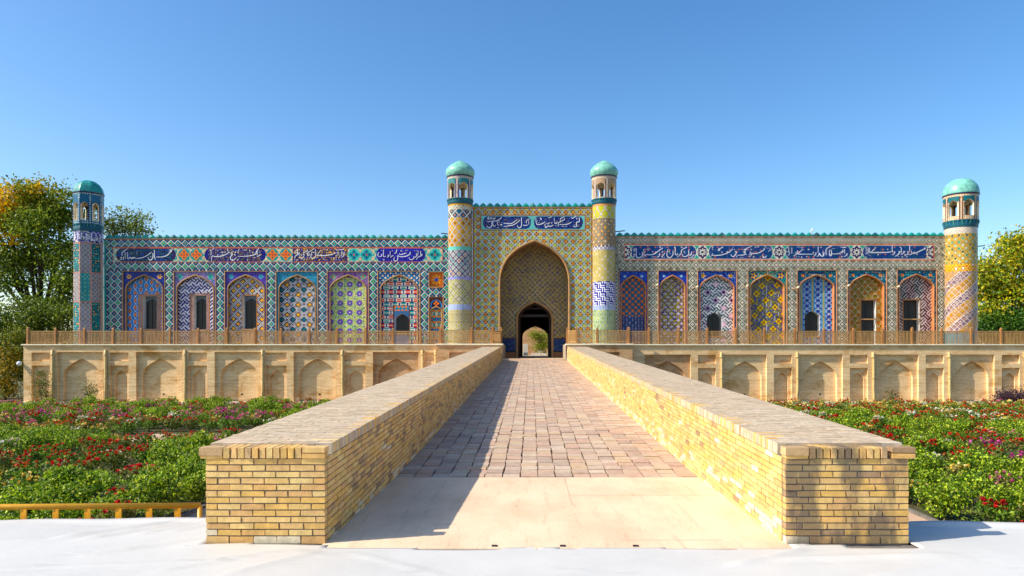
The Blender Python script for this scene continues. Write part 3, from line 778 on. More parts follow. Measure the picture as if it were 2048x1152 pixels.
def stroke_mesh(name, ox, oy, scl, strokes, dots, mp, dz=.02, width=1.9, c=W_):
    """pen strokes traced in enlarged photo pixels; raised ribbons of white glaze"""
    V, Fc = [], []
    def ribbon(P, w):
        P = np.array(P, float)
        if len(P) > 2:                       # smooth the pen path
            Q = []
            for i in range(len(P)-1):
                p0, p1, p2, p3 = P[max(i-1, 0)], P[i], P[i+1], P[min(i+2, len(P)-1)]
                for t in (0, .25, .5, .75):
                    Q.append(.5*((2*p1)+(-p0+p2)*t+(2*p0-5*p1+4*p2-p3)*t*t+(-p0+3*p1-3*p2+p3)*t**3))
            Q.append(P[-1]); P = np.array(Q)
        d = np.gradient(P, axis=0); d /= np.maximum(np.hypot(d[:, 0], d[:, 1]), 1e-6)[:, None]
        nrm = np.stack([-d[:, 1], d[:, 0]], 1)
        u = np.linspace(0, 1, len(P)); ww = w*(.62+.38*np.sin(np.pi*np.clip(u*1.05+.05, 0, 1)))
        A, B = P+nrm*ww[:, None]/2, P-nrm*ww[:, None]/2
        o = len(V)
        for q in (A, B):
            m = mp(q[:, 0], q[:, 1], -dz); V.extend(m.tolist())
        for q in (A, B):
            m = mp(q[:, 0], q[:, 1], .004); V.extend(m.tolist())
        n = len(P)
        for i in range(n-1):
            Fc.append((o+i, o+i+1, o+n+i+1, o+n+i)); Fc.append((o+i, o+2*n+i, o+2*n+i+1, o+i+1)); Fc.append((o+n+i+1, o+3*n+i+1, o+3*n+i, o+n+i))
    for s in strokes: ribbon([(ox+a/scl, oy+b/scl) for a, b in s], width*(1.15 if len(s) > 4 else 1))
    for a, b in dots:
        x, y = ox+a/scl, oy+b/scl; ribbon([(x-.75, y), (x+.75, y)], 1.7)
    return np.array(V), Fc

INS = {
 1: (225, 488, 15.17, [[(1820,120),(1790,220),(1740,270),(1650,350),(1520,390),(1330,395)],[(1720,190),(1760,180),(1750,250),(1715,240)],[(1275,180),(1275,390),(1310,470)],[(1225,280),(1230,400),(1180,480),(1120,480),(1085,430),(1085,390)],[(1180,250),(1080,330),(950,400),(820,435),(700,430)],[(700,430),(660,400),(640,440),(600,410),(580,450),(530,400),(480,450),(460,440)],[(455,245),(455,440)],[(385,250),(390,440)],[(340,380),(340,450),(310,465)],[(470,140),(300,260),(300,370)],[(240,420),(280,400),(270,450),(230,480)]],
     [(1165,385),(565,285),(750,295),(740,235)]),
 2: (405, 488, 15.17, [[(1780,320),(1700,360),(1660,400)],[(1720,120),(1640,220),(1620,300),(1480,350),(1250,380),(1070,370)],[(1665,200),(1665,340)],[(1090,170),(1085,300)],[(1020,420),(950,490),(890,490),(850,430),(870,360),(920,310),(860,290),(950,220)],[(820,240),(720,310),(560,375),(400,385),(290,370),(280,540)],[(260,190),(265,330)],[(350,130),(260,200)]],
     [(470,200),(560,260),(890,180),(770,145),(1020,220),(780,230),(1110,165),(1340,165)]),
 3: (580, 488, 17.07, [[(1850,160),(1780,200),(1640,195)],[(1760,260),(1750,420)],[(1640,260),(1640,400)],[(1710,390),(1680,450)],[(1850,300),(1830,400),(1790,450)],[(1570,300),(1450,350),(1250,390),(1000,395),(940,370),(1060,210)],[(870,180),(880,390),(820,490),(750,480),(715,430),(740,300),(820,290)],[(840,150),(650,270),(600,250),(600,370),(640,400),(660,340),(620,290)],[(600,190),(600,300)],[(590,240),(470,290),(480,400),(420,485),(350,470),(335,360)],[(300,350),(200,400),(160,490)],[(265,180),(270,330),(320,300),(330,340)],[(180,230),(180,350)]],
     [(1390,200),(1150,170),(1190,190)]),
 4: (745, 488, 14.12, [[(1290,190),(1280,340)],[(1360,200),(1365,300),(1400,290),(1380,330),(1290,370),(1240,440)],[(1240,260),(1240,340),(1180,400)],[(1180,340),(1140,430),(1070,440),(1030,380)],[(1060,220),(1060,280),(960,340),(830,360),(740,345),(720,300)],[(960,250),(800,300),(760,260)],[(710,330),(710,440),(650,485),(605,450),(620,370)],[(690,150),(660,250),(610,270)],[(500,200),(500,330)],[(590,320),(540,350),(510,380)],[(430,300),(460,340),(420,380)],[(315,160),(310,350),(380,340)],[(240,280),(260,330),(210,370)],[(180,230),(150,320),(200,360)]],
     [(800,200),(830,210),(815,175),(980,180),(940,190),(1200,190),(1255,190),(540,465),(560,195),(300,435),(330,440),(318,470),(265,185)]),
 5: (1245, 483, 12.41, [[(1760,330),(1720,390),(1640,410)],[(1720,250),(1700,330),(1640,360)],[(1640,210),(1640,320),(1570,370),(1510,370),(1480,310)],[(1600,140),(1470,210),(1450,300),(1350,400)],[(1310,150),(1310,310),(1360,330),(1370,290)],[(1250,230),(1250,330),(1180,400),(1120,380),(1100,300),(1130,190)],[(1050,290),(1000,350),(960,380)],[(920,290),(910,360),(850,390)],[(1000,160),(900,230),(780,310),(680,330),(590,325),(540,350),(530,180)],[(490,260),(490,350),(420,400),(360,390),(340,330),(350,170)],[(290,170),(285,260)],[(320,310),(290,370)],[(330,160),(270,220)]],
     [(1550,290),(1180,295),(425,310),(615,185),(660,180),(730,380),(770,375),(750,410),(1035,390)]),
 6: (1405, 483, 12.41, [[(1590,350),(1560,390),(1510,385),(1480,340)],[(1700,190),(1630,250)],[(1530,160),(1520,210),(1400,280),(1300,300),(1220,290),(1210,340),(1160,390)],[(1180,240),(1190,300),(1140,340)],[(1220,120),(1070,190),(1050,310),(980,340),(870,340)],[(860,350),(840,400)],[(800,240),(840,270),(800,350),(740,370),(700,320)],[(750,180),(690,240),(580,300),(430,340),(250,340),(250,290)],[(250,340),(200,370)],[(500,150),(390,190),(430,220),(370,230)]],
     [(945,395),(990,395),(1600,165),(1650,165),(755,140)]),
 7: (1555, 483, 12.41, [[(1710,140),(1640,150),(1550,130)],[(1665,190),(1665,300)],[(1730,290),(1700,350),(1650,380)],[(1610,200),(1630,250),(1540,290),(1440,310),(1340,300)],[(1330,200),(1340,340),(1290,340),(1290,210)],[(1350,100),(1210,190),(1210,340)],[(1180,290),(1130,300),(1150,350),(1080,360),(1040,290),(1020,350),(970,370)],[(1010,140),(1005,280)],[(960,270),(940,330),(900,360)],[(900,310),(560,315),(520,290),(640,190)],[(490,220),(490,290),(450,330),(390,360)],[(430,290),(470,270)],[(355,150),(355,300)],[(275,140),(275,260)],[(310,290),(260,350)]],
     [(1370,180),(1420,175),(500,140),(540,135),(470,385),(530,380)]),
 8: (1705, 483, 12.05, [[(1720,150),(1750,170),(1640,220),(1520,280),(1440,280),(1410,220)],[(1440,270),(1410,310),(1350,320)],[(1380,90),(1375,230)],[(1320,230),(1340,260),(1320,310),(1250,340)],[(1220,230),(1240,270),(1160,310)],[(1175,150),(1175,270)],[(1110,230),(1130,270),(1090,320),(1020,360)],[(1000,240),(1020,270),(960,330)],[(955,90),(955,260)],[(930,240),(860,260),(480,270),(470,240),(540,170),(540,130)],[(410,150),(410,260),(450,270)],[(370,140),(375,260),(340,290)],[(325,110),(330,240)],[(340,260),(310,310)]],
     [(420,340),(380,320),(1105,355)]),
 9: (955, 425, 17.81, [[(365,170),(365,260)],[(420,175),(395,165),(400,260)],[(440,250),(480,180),(520,250)],[(540,180),(590,240),(640,180)],[(850,150),(830,210),(720,280),(560,310),(340,325)],[(510,330),(510,460),(440,540),(370,530),(320,480)],[(540,280),(545,430),(600,490),(660,440)],[(700,300),(720,430),(770,450)],[(760,270),(770,370)],[(800,450),(850,420),(870,470)],[(1420,240),(1300,340),(1180,400),(1010,385),(930,400)],[(1510,270),(1400,370),(1250,450),(1100,475),(940,500)],[(1560,170),(1570,440),(1520,540),(1450,530),(1415,450)],[(1630,460),(1720,460),(1790,440)],[(1850,220),(1740,300),(1750,390)],[(1825,270),(1830,430)]],
     [(710,540),(740,540),(1040,545)]),
 10: (1060, 425, 17.81, [[(1750,170),(1760,320),(1660,350),(1660,480),(1600,510),(1540,480)],[(1670,180),(1670,260)],[(1650,130),(1510,210),(1480,170)],[(1480,340),(1380,400),(1250,430),(1050,430)],[(1220,200),(1220,260),(1100,310),(1070,340),(1010,370),(1010,500)],[(1220,150),(1090,220),(1090,280)],[(970,330),(940,390),(880,380),(900,320)],[(860,190),(865,310)],[(790,340),(760,400)],[(690,350),(650,410),(590,390)],[(820,450),(750,490),(620,490),(580,540),(540,510),(540,400)],[(540,330),(450,390),(330,430),(230,400),(210,190)],[(390,180),(370,210),(410,230),(370,260)],[(780,150),(650,200)]],
     [(1600,440),(1150,495),(1190,495),(1270,500),(920,470),(310,370),(260,310),(1730,490)]),
}
def inscription(k, parent, mp, width=1.45):
    ox, oy, s, st, dt = INS[k]
    V, Fc = stroke_mesh('inscription', ox, oy, s, st, dt, mp, width=width)
    return put('inscription', mesh_py('inscription', V, Fc, M['tile'], np.tile(lin((.92, .93, .95)), (len(Fc), 1))), parent)

# --- lozenge tiles standing proud of the border field
def lozenge(cols, p, k, rad=(.50, .415, .16, .115)):
    """rings from the rim to the centre; unit metres on the facade"""
    r = [q*p*k for q in rad]; yy = [0, -.007, -.010, -.013]
    V, Fc, C = [], [], []
    for a, y in zip(r, yy): V += [(-a, y, 0), (0, y, -a), (a, y, 0), (0, y, a)]
    for i in range(3):
        for q in range(4): Fc.append((i*4+q, i*4+(q+1) % 4, i*4+4+(q+1) % 4, i*4+4+q)); C.append(cols[i])
    Fc.append((12, 13, 14, 15)); C.append(cols[3])
    return mesh_py('tile', V, Fc, M['tile'], rich(np.array(C)))
KF = YF/F
lozL = [lozenge([W_, t, DGRN, c], 14.2, KF, (.50, .425, .14, .095)) for t in (TEAL, (.05, .55, .60), (.10, .64, .56)) for c in (ORG, YEL, (.9, .62, .2))]
lozR = [lozenge([(.93, .91, .86), (.05, .30, .27), W_, c], 14.6, KF, (.50, .41, .23, .10)) for c in (ORG, GRN, PINK, YEL, (.45, .6, .5))]
def place_tiles(parent, variants, spots):
    for x, y in spots:
        o = put('tile', variants[rng.randint(len(variants))], parent); o.location = (wx(x, YF), YF-.003, Zf(y))

def merlon_mesh(w, h, c):
    prof = [(-.5, 0), (-.5, .28), (-.40, .52), (-.16, .82), (0, 1.0), (.16, .82), (.40, .52), (.5, .28), (.5, 0)]
    n = len(prof); V = [(a*w, 0, b*h) for a, b in prof]+[(a*w, .16, b*h) for a, b in prof]
    V.append((0, -.05, h*.36)); V.append((0, .21, h*.36))
    Fc = [(i+1, i, 2*n) for i in range(n-1)]+[(0, n-1, 2*n)]
    Fc = [(2*n, i+0, i+1)[::-1] for i in range(n-1)]
    Fc = [(i, 2*n, i+1) for i in range(n-1)]+[(n-1, 2*n, 0)]
    Fc += [(n+i+1, 2*n+1, n+i) for i in range(n-1)]+[(n, 2*n+1, 2*n-1)]
    Fc += [(i, i+1, n+i+1, n+i) for i in range(n-1)]
    return mesh_py('merlon', V, Fc, M['domemat'], np.tile(lin(c), (len(Fc), 1)))
MERC = [(.02, .56, .50), (.03, .62, .56), (.01, .48, .46), (.06, .66, .58), (.02, .58, .55)]
def crest(parent, xa, xb, ytop_wall, n, Y, h=8.2):
    p = (xb-xa)/n; ms = [merlon_mesh(p*.97*Y/F, h*Y/F, c) for c in MERC]
    for i in range(n):
        o = put('merlon', ms[rng.randint(len(ms))], parent); o.location = (wx(xa+p*(i+.5), Y), Y-.02, wz(ytop_wall, Y)+.03); o.rotation_euler = (0, rng.uniform(-.02, .02), 0)

# --- niche builders
def niche(parent, rect, arch, span_col, back_col, trim, window=None, dy1=.09, dy2=.34, rev=(.55, .42, .30), Yref=YF, inner_rim=True):
    """rect x0,x1,ytop,ybottom ; arch (cx, halfwidth, yspring, yapex)"""
    x0, x1, y0, y1 = rect; cx, w, ys, ya = arch
    sp = skin('niche', parent, (x0, x1, y0, y1), span_col, flatmap(Yref, dy1), mask=lambda x, y: ~in_arch(x, y, cx, w, ys, ya), depth=dy2-dy1, rev=rev)
    hole = None
    if window:
        kind, a, b, c, d = window[:5]
        if kind == 'rect': hole = lambda x, y: ~((x > a) & (x < b) & (y > c) & (y < d))
        else: hole = lambda x, y: ~(in_arch(x, y, (a+b)/2, (b-a)/2, window[5], c) & (y < d))
    skin('tile_panel', sp, (cx-w-1, cx+w+1, ya-1, y1), back_col, flatmap(Yref, dy2), mask=hole, depth=.45 if window else 0, rev=(.86, .85, .83))
    moulding('arch_moulding', arch_path(cx, w, ys, ya, y1), Yref, dy1-.012, .062, trim, sp)
    moulding('frame_moulding', [(x0+.4, y1), (x0+.4, y0+.6), (x1-.4, y0+.6), (x1-.4, y1)], Yref, .02, .055, trim, sp)
    if window:
        Yg = Yref+dy2+.44; k = Yref/F
        xa, xb, zb, za = (a-VX)*k, (b-VX)*k, EYE+(VY-d)*k, EYE+(VY-c)*k
        g = box('window', [(xa-.05, xb+.05, Yg, Yg+.06, zb-.1, za+.1)], M[window[6] if len(window) > 6 else 'winframe'], sp)
        gm = MB()
        wI = (xb-xa)*.43; cm = (xa+xb)/2; zs = za-(za-zb)*.24; zp = za-(za-zb)*.08
        if kind != 'rect': zs = za-(za-zb)*.36; zp = za-.06
        pts = [(cm+wI*t, zs+(zp-zs)*float(arch_h(np.array(abs(t))))) for t in np.linspace(-1, 1, 21)]
        for (q, zq), (r, zr_) in zip(pts[:-1], pts[1:]): gm.quad((q, Yg-.012, zb+.05), (r, Yg-.012, zb+.05), (r, Yg-.012, zr_), (q, Yg-.012, zq))
        gm.build('pane', M['glass'], sp)
        bars = [(cm-.025, cm+.025, Yg-.05, Yg-.014, zb+.05, zp-.05), (xa+.08, xb-.08, Yg-.055, Yg-.015, zs-.03, zs+.03)]
        if kind != 'rect': bars += [(xa+.1, xb-.1, Yg-.05, Yg-.016, zb+(zs-zb)*.5-.025, zb+(zs-zb)*.5+.025)]
        box('glazing_bars', bars, M['darkwood'], sp)
        box('sill', [(xa-.06, xb+.06, Yref+dy2-.06, Yg, zb-.10, zb-.002)], trim, sp)
        if len(window) > 7:                       # timber transom in front of a tall opening
            zt_ = EYE+(VY-638)*k; box('transom', [(xa-.05, xb+.05, Yref+dy2-.04, Yref+dy2+.05, zt_-.05, zt_+.05)], M['rail'], sp)
    return sp

# ---------------------------------------------------------------- left wing
wl = thing('palace_wing', (wx(555, YF), YF, TF), 'left palace wing in turquoise and navy diamond tiles with six arched niches', 'building')
LB = [(245, 330), (347, 432), (449, 533.5), (551.6, 636), (654, 738), (755, 840.5)]
zoneL = []                                     # x0,x1,y0,y1,cx,cy
zoneL += [(212, 900, 478, 495, 228.0, 487.0), (212, 900, 524, 542.2, 228.0, 533.0)]
pil = [(212, 245), (330, 347), (432, 449), (533.5, 551.6), (636, 654), (738, 755), (840.5, 857.5), (887, 900)]
for k, (a, b) in enumerate(pil): zoneL.append((a, b, 542.2, 694, 221.5 if k == 0 else (a+b)/2, 548.5))
zoneL += [(857.5, 887, 575, 594, 872, 584.5), (212, 226, 495, 524, 219, 509.5), (885, 900, 495, 524, 892, 509.5)]
def frieze_L(x, y):
    c = base(x, (.55, .80, .76))
    s, i = cellf(x, 12.5, 233); t, j = cellf(y, 13.5, 503)
    m = np.hypot(s, t)
    c = pt(c, m < .46, TEAL); c = pt(c, m < .32, W_); c = pt(c, m < .16, RED)
    c = pt(c, np.abs(np.abs(s)-np.abs(t)) < .07, (.93, .86, .70))
    for (a, b, bgc, cols, sd, round_) in ((232, 352, DNAVY, [DTEAL, BLU, (.05, .45, .6), DTEAL], 1, 1), (409, 532, NAVY, [(.5, .42, .2), W_, (.6, .48, .18), PUR, (.6, .6, .7)], 2, 1),
                                          (585, 695, NAVY, [(.55, .47, .2), W_, PUR, (.65, .66, .8), YEL], 3, 0), (752, 851, (.12, .12, .52), [(.35, .32, .75), NAVY, (.3, .3, .7)], 4, 1)):
        e = np.minimum(x-a, b-x); r = 13.0; lim = np.sqrt(np.clip(1-((y-509.5)/13.8)**2, 0, 1))
        ins = (e > (1-lim)*r) if round_ else e > 0
        fl = floral(x, y, bgc, cols, sd, 3.3 if sd != 4 else 2.6, .5)
        c = np.where(ins[..., None], fl, c)
        if sd == 2: c = pt(c, ins & (e < 8), (.10, .10, .50))
        if sd == 1: c = pt(c, ins & (x > 346), PUR)
    for rx, cc in ((368, ORG), (392.5, ORG), (545, ORG), (571.5, ORG), (708, (.05, .62, .66)), (733, (.05, .62, .66)), (870, (.05, .62, .62))):
        d = np.hypot(x-rx, y-509.5); a = np.arctan2(y-509.5, x-rx)
        c = pt(c, d < 12.5, TEAL if cc == ORG else AQUA); c = pt(c, d < 11*(.82+.18*np.cos(4*a)), cc)
        c = pt(c, (np.abs(d-5.5) < 1.7) & (np.cos(4*a) > .55), DTEAL if cc == ORG else DNAVY); c = pt(c, d < 2, RED)
    return c
def col_wing_L(x, y):
    c = base(x, TEAL)
    for (a, b, t0, t1, cx, cy) in zoneL:
        m = (x >= a) & (x < b) & (y >= t0) & (y < t1); c = np.where(m[..., None], border_L(x, y, cx, cy), c)
    fr = (x > 226) & (x < 885) & (y > 495) & (y < 524)
    c = np.where(fr[..., None], frieze_L(x, y), c)
    for yy in (478.6, 495.3, 523.8): c = pt(c, (np.abs(y-yy) < .9) & ((yy < 480) | ((x > 225) & (x < 886))), (.80, .50, .36))
    for xx in (226, 885): c = pt(c, (np.abs(x-xx) < .8) & (y > 495) & (y < 524), (.80, .50, .36))
    return c
holesL = [(a, b, 542.2, 695) for a, b in LB]+[(857.5, 887, 543.5, 575), (857.5, 887, 593.5, 695)]
def maskL(x, y):
    m = np.ones(x.shape, bool)
    for a, b, t0, t1 in holesL: m &= ~((x > a) & (x < b) & (y > t0) & (y < t1))
    return m
mF = flatmap(YF)
skin('border_mosaic', wl, (208, 902, 478, 694), col_wing_L, mF, mask=maskL, depth=.34, rev=(.5, .36, .25))
spots = [(228.0+14.2*i, 487.0) for i in range(-1, 48)]+[(228.0+14.2*i, 533.0) for i in range(-1, 48)]
for k, (a, b) in enumerate(pil):
    xs_ = [221.5, 235.7] if k == 0 else [(a+b)/2]
    for x in xs_: spots += [(x, 548.5+14.2*i) for i in range(10)]
spots = [q for q in spots if 212 < q[0] < 897]
place_tiles(wl, lozL, spots)
for k in (1, 2, 3, 4): inscription(k, wl, mF)

def spandrel(bg, cols, seed, ros, core, r=6.5, n=8, ring=None, s=3.6):
    def mk(a, b, yt):
        def f(x, y):
            c = floral(x, y, bg, cols, seed, s, .5)
            for cx in (a+12, b-12): c = rosette(c, x, y, cx, yt+11, r, ros, core, ring, n)
            return c
        return f
    return mk
def with_frame(fn, win, fc1, fc2, wd=8.5, top=8.5):
    a, b, c_, d = win
    def f(x, y):
        c = fn(x, y); m = (x > a-wd) & (x < b+wd) & (y > c_-top)
        k = (np.floor(x/1.6)+np.floor(y/1.6)) % 2
        cc = np.where((k > 0)[..., None], np.array(fc1), np.array(fc2)); c = np.where(m[..., None], cc, c)
        e = m & ~((x > a-wd+1.6) & (x < b+wd-1.6) & (y > c_-top+1.6)); return pt(c, e, BRK)
    return f
def l1_back(x, y):
    s, i = cellf(x, 11.0, 288); t, j = cellf(y, 14.5, 600+0); t2, j2 = cellf(y, 14.5, 600+7.25*1)
    par = (i % 2) == 0; tt = np.where(par, t, t2); m = np.abs(s)*1.25+np.abs(tt)*.95
    c = base(x, (.25, .55, .75)); c = pt(c, m < .56, W_); c = pt(c, m < .48, SKYB); c = pt(c, m < .40, DNAVY); c = pt(c, m < .27, ORG); return c
def l2_back(x, y):
    c, par, u, v = weave(x-390, y-600, 14.5, NAVY, (.93, .92, .94), True, 2.0, .5)
    fu, fv = np.abs(u % 1-.5), np.abs(v % 1-.5); return pt(c, (fu < .12) & (fv < .12), (.25, .2, .6))
def l3_back(x, y):
    u, v = (x-492+y-600)/19.0, (x-492-y+600)/19.0; fu, fv = u % 1-.5, v % 1-.5
    iu, iv = np.floor(u), np.floor(v)
    c = base(x, (.08, .14, .46)); c = pt(c, (np.abs(fu) < .33) & (np.abs(fv) < .33) & (((iu+iv) % 2) == 0), (.03, .30, .42))
    over = ((iu+iv) % 2) > 0
    for a, b, o in ((fu, fv, over), (fv, fu, ~over)):
        for q in (-.40, .40):
            m = (np.abs(a-q) < .05) & (o | (np.abs(b) < .28)); c = pt(c, m, W_)
    c = pt(c, (np.abs(fu) < .25) & (np.abs(fv) < .25), DNAVY)
    ct = np.where((((iu-iv) % 2) == 0)[..., None], np.array((.92, .72, .12)), np.array((.92, .70, .14)))
    return np.where(((np.abs(fu) < .21) & (np.abs(fv) < .21))[..., None], ct, c)
def l4_back(x, y):
    c, m, ii, jj = lattice(x-594, y-569, 22.5, [(.88, (.97, .96, .93)), (.71, DNAVY), (.5, DNAVY)], [YEL], (.18, .10, .42), rowwise=True, q=20)
    ct = np.where(((jj % 2) == 0)[..., None], np.array(YEL)*.96, np.array((.08, .52, .55)))
    return np.where((m < .40)[..., None], ct, c)
def l5_back(x, y):
    s, i = cellf(x, 19.2, 697.5); t, j = cellf(y, 18.8, 568); d = np.hypot(s, t)
    c = floral(x, y, (.86, .86, .66), [(.45, .66, .45), (.88, .82, .45), (.50, .72, .66), (.55, .72, .50)], 8, 2.6, .6)
    a = np.arctan2(t, s)
    c = pt(c, d < .31, (.66, .60, .76)); c = pt(c, d < .28, (.48, .40, .68)); c = pt(c, (d < .22) & (np.cos(8*a) > 0), (.60, .50, .76)); c = pt(c, d < .07, W_)
    s2, i2 = cellf(x, 19.2, 707.1); t2, j2 = cellf(y, 18.8, 577.4); d2 = np.hypot(s2, t2)
    c = pt(c, d2 < .13, W_); c = pt(c, d2 < .09, DTEAL); return c
def l6_back(x, y):
    s, i = cellf(x, 8.4, 797); t, j = cellf(y, 8.4, 600)
    par = ((i+j) % 2) == 0
    hb = (np.abs(np.abs(t)-.25) < .17); vb = (np.abs(s) < .16)
    rowc = np.where(((j % 2) == 0)[..., None], np.array(RED), np.array(TEAL))
    c = base(x, W_); c = np.where((par & hb)[..., None], rowc, c); c = pt(c, ~par & vb, NAVY); c = pt(c, ~par & (np.abs(np.abs(t)-.42) < .09), NAVY)
    return c
def l6_full(x, y):
    c = l6_back(x, y); m = (x > 785) & (x < 818) & (y > 610)
    c = pt(c, m, (.36, .52, .66)); s, i = cellf(x, 7.5, 792); t, j = cellf(y, 7.5, 617)
    b = m & (y < 621); k = ((i+j) % 2) == 0
    c = np.where((b & (np.abs(s)+np.abs(t) < .6))[..., None], np.array((.06, .6, .68)), np.where(b[..., None], np.array(ORG), c))
    return pt(c, m & ((x < 786.5) | (x > 816.5) | (y < 611.5)), BRN)
sl1 = spandrel((.03, .20, .50), [(.05, .30, .62), (.03, .16, .42), (.08, .38, .66), (.03, .2, .5)], 21, (.90, .74, .42), BRN, 6.2, 6)
sl2 = spandrel((.62, .56, .74), [(.75, .70, .82), (.50, .45, .70), (.85, .70, .72), (.35, .62, .70)], 22, (.30, .74, .66), (.25, .55, .6), 8, 5, s=3.0)
sl3 = spandrel((.38, .28, .62), [(.48, .40, .72), (.30, .25, .58), (.62, .50, .75), (.35, .55, .75)], 23, (.40, .74, .76), (.2, .5, .65), 6.5, 8, s=3.0)
sl4 = spandrel((.22, .55, .66), [(.35, .68, .76), (.18, .45, .62), (.30, .65, .66), (.5, .75, .8)], 24, (.25, .62, .70), (.2, .5, .62), 5, 8, s=2.6)
sl5 = spandrel((.60, .42, .66), [(.74, .58, .72), (.45, .30, .58), (.80, .70, .60), (.45, .62, .60)], 25, (.50, .74, .60), RED, 7.5, 8, s=2.8)
def sl6(x, y):
    s, i = cellf(x, 10.5, 765); t, j = cellf(y, 9.5, 551); s2, _ = cellf(x, 10.5, 770.2); t2, _ = cellf(y, 9.5, 555.7)
    c = floral(x, y, (.05, .52, .70), [(.15, .65, .78), (.04, .42, .62), (.3, .7, .75)], 26, 2.8)
    for a, b in ((s, t), (s2, t2)):
        d = np.hypot(a, b*.9); c = pt(c, d < .30, PUR); c = pt(c, d < .19, W_)
    return c
RB = (.52, .40, .29)
bays = [
 (LB[0], sl1(245, 330, 542), with_frame(l1_back, (281, 308.5, 591, 658), (.50, .40, .42), (.74, .66, .60), 9.5, 4), ('rect', 281, 308.5, 591, 658), M['moulding2']),
 (LB[1], sl2(347, 432, 542), with_frame(l2_back, (383, 409, 590, 659), (.84, .74, .66), (.46, .32, .44), 7, 4), ('rect', 383, 409, 590, 659), M['moulding2']),
 (LB[2], sl3(449, 533, 542), with_frame(l3_back, (482, 509.5, 590, 658), (.85, .74, .62), (.80, .70, .6), 1.5, 1.5), ('rect', 482, 509.5, 590, 658), M['moulding2']),
 (LB[3], sl4(551, 636, 542), l4_back, None, M['moulding2']),
 (LB[4], sl5(654, 738, 542), l5_back, None, M['moulding2']),
 (LB[5], sl6, l6_full, ('arch', 788, 816.6, 626.5, 666, 640), M['moulding2'])]
for (a, b), sp, bk, win, tr in bays:
    cx = (a+b)/2; niche(wl, (a, b, 542.2, 694), (cx, (b-a)/2-5.5, 579, 549.5), sp, bk, tr, win, rev=RB)
# small square and small arched niche next to the portal tower
def sq(x, y):
    d = np.hypot(x-872.2, y-559); a = np.arctan2(y-559, x-872.2); k = (np.floor(x/1.7)+np.floor(y/1.7)) % 2
    c = np.where((k > 0)[..., None], np.array(ORG), np.array((.72, .48, .18))); c = pt(c, d < 10.5*(.85+.15*np.cos(8*a)), YEL); c = pt(c, (d < 8.5) & (np.cos(8*a) < -.2), (.85, .45, .1))
    return pt(c, d < 4.4*(.85+.15*np.cos(8*a)), (.08, .45, .75))
s_ = skin('square_panel', wl, (857.5, 887, 543.5, 575), sq, flatmap(YF, .2), kind=None)
moulding('frame_moulding', [(858, 574.6), (858, 544), (886.5, 544), (886.5, 574.6), (858, 574.6)], YF, .02, .05, M['moulding2'], s_)
def sa_back(x, y):
    s, i = cellf(x, 9.2, 872); t, j = cellf(y, 11.2, 627); s2, _ = cellf(x, 9.2, 876.6); t2, _ = cellf(y, 11.2, 632.6)
    c = base(x, (.04, .62, .60))
    d = np.hypot(s, t); c = np.where((d < .30)[..., None], np.where(((j % 2) == 0)[..., None], np.array(W_), np.array(BLU)), c); c = pt(c, d < .1, ORG)
    d2 = np.hypot(s2, t2); c = pt(c, d2 < .25, ORG); d3 = np.hypot(s, t2); return pt(c, d3 < .18, (.93, .75, .2))
def sa_sp(x, y):
    c = floral(x, y, BRN, [(.55, .35, .2), ORG, (.4, .2, .15)], 31, 3); d = np.hypot(x-872.2, y-611)
    c = pt(c, (d < 11.5), SKYB); c = pt(c, d < 9.8, (.15, .12, .3)); return rosette(c, x, y, 872.2, 607, 7, ORG, BRN, None, 4)
niche(wl, (857.5, 887, 593.5, 694), (872.2, 11.5, 622, 613), sa_sp, sa_back, M['moulding2'], None, rev=RB)
crest(wl, 211, 897, 478, 48, YF)
# wall body, roof, coping
box('wall_body', [(wx(206, YF), wx(905, YF), YF+.36+.75, YF+9, TF, Zf(478)-.05)], M['twall2'], wl)
box('coping', [(wx(206, YF), wx(905, YF), YF-.03, YF+.45, Zf(478)-.02, Zf(478)+.03)], M['moulding'], wl)
box('roof_slab', [(wx(206, YF), wx(905, YF), YF+.452, YF+1.11, Zf(478)-.4, Zf(478)-.06)], M['twall2'], wl)
tubes('water_spout', [([(wx(884, YF), YF-.5, Zf(468.5)), (wx(898, YF), YF+.2, Zf(467.5))], .045)], M['iron'], wl)

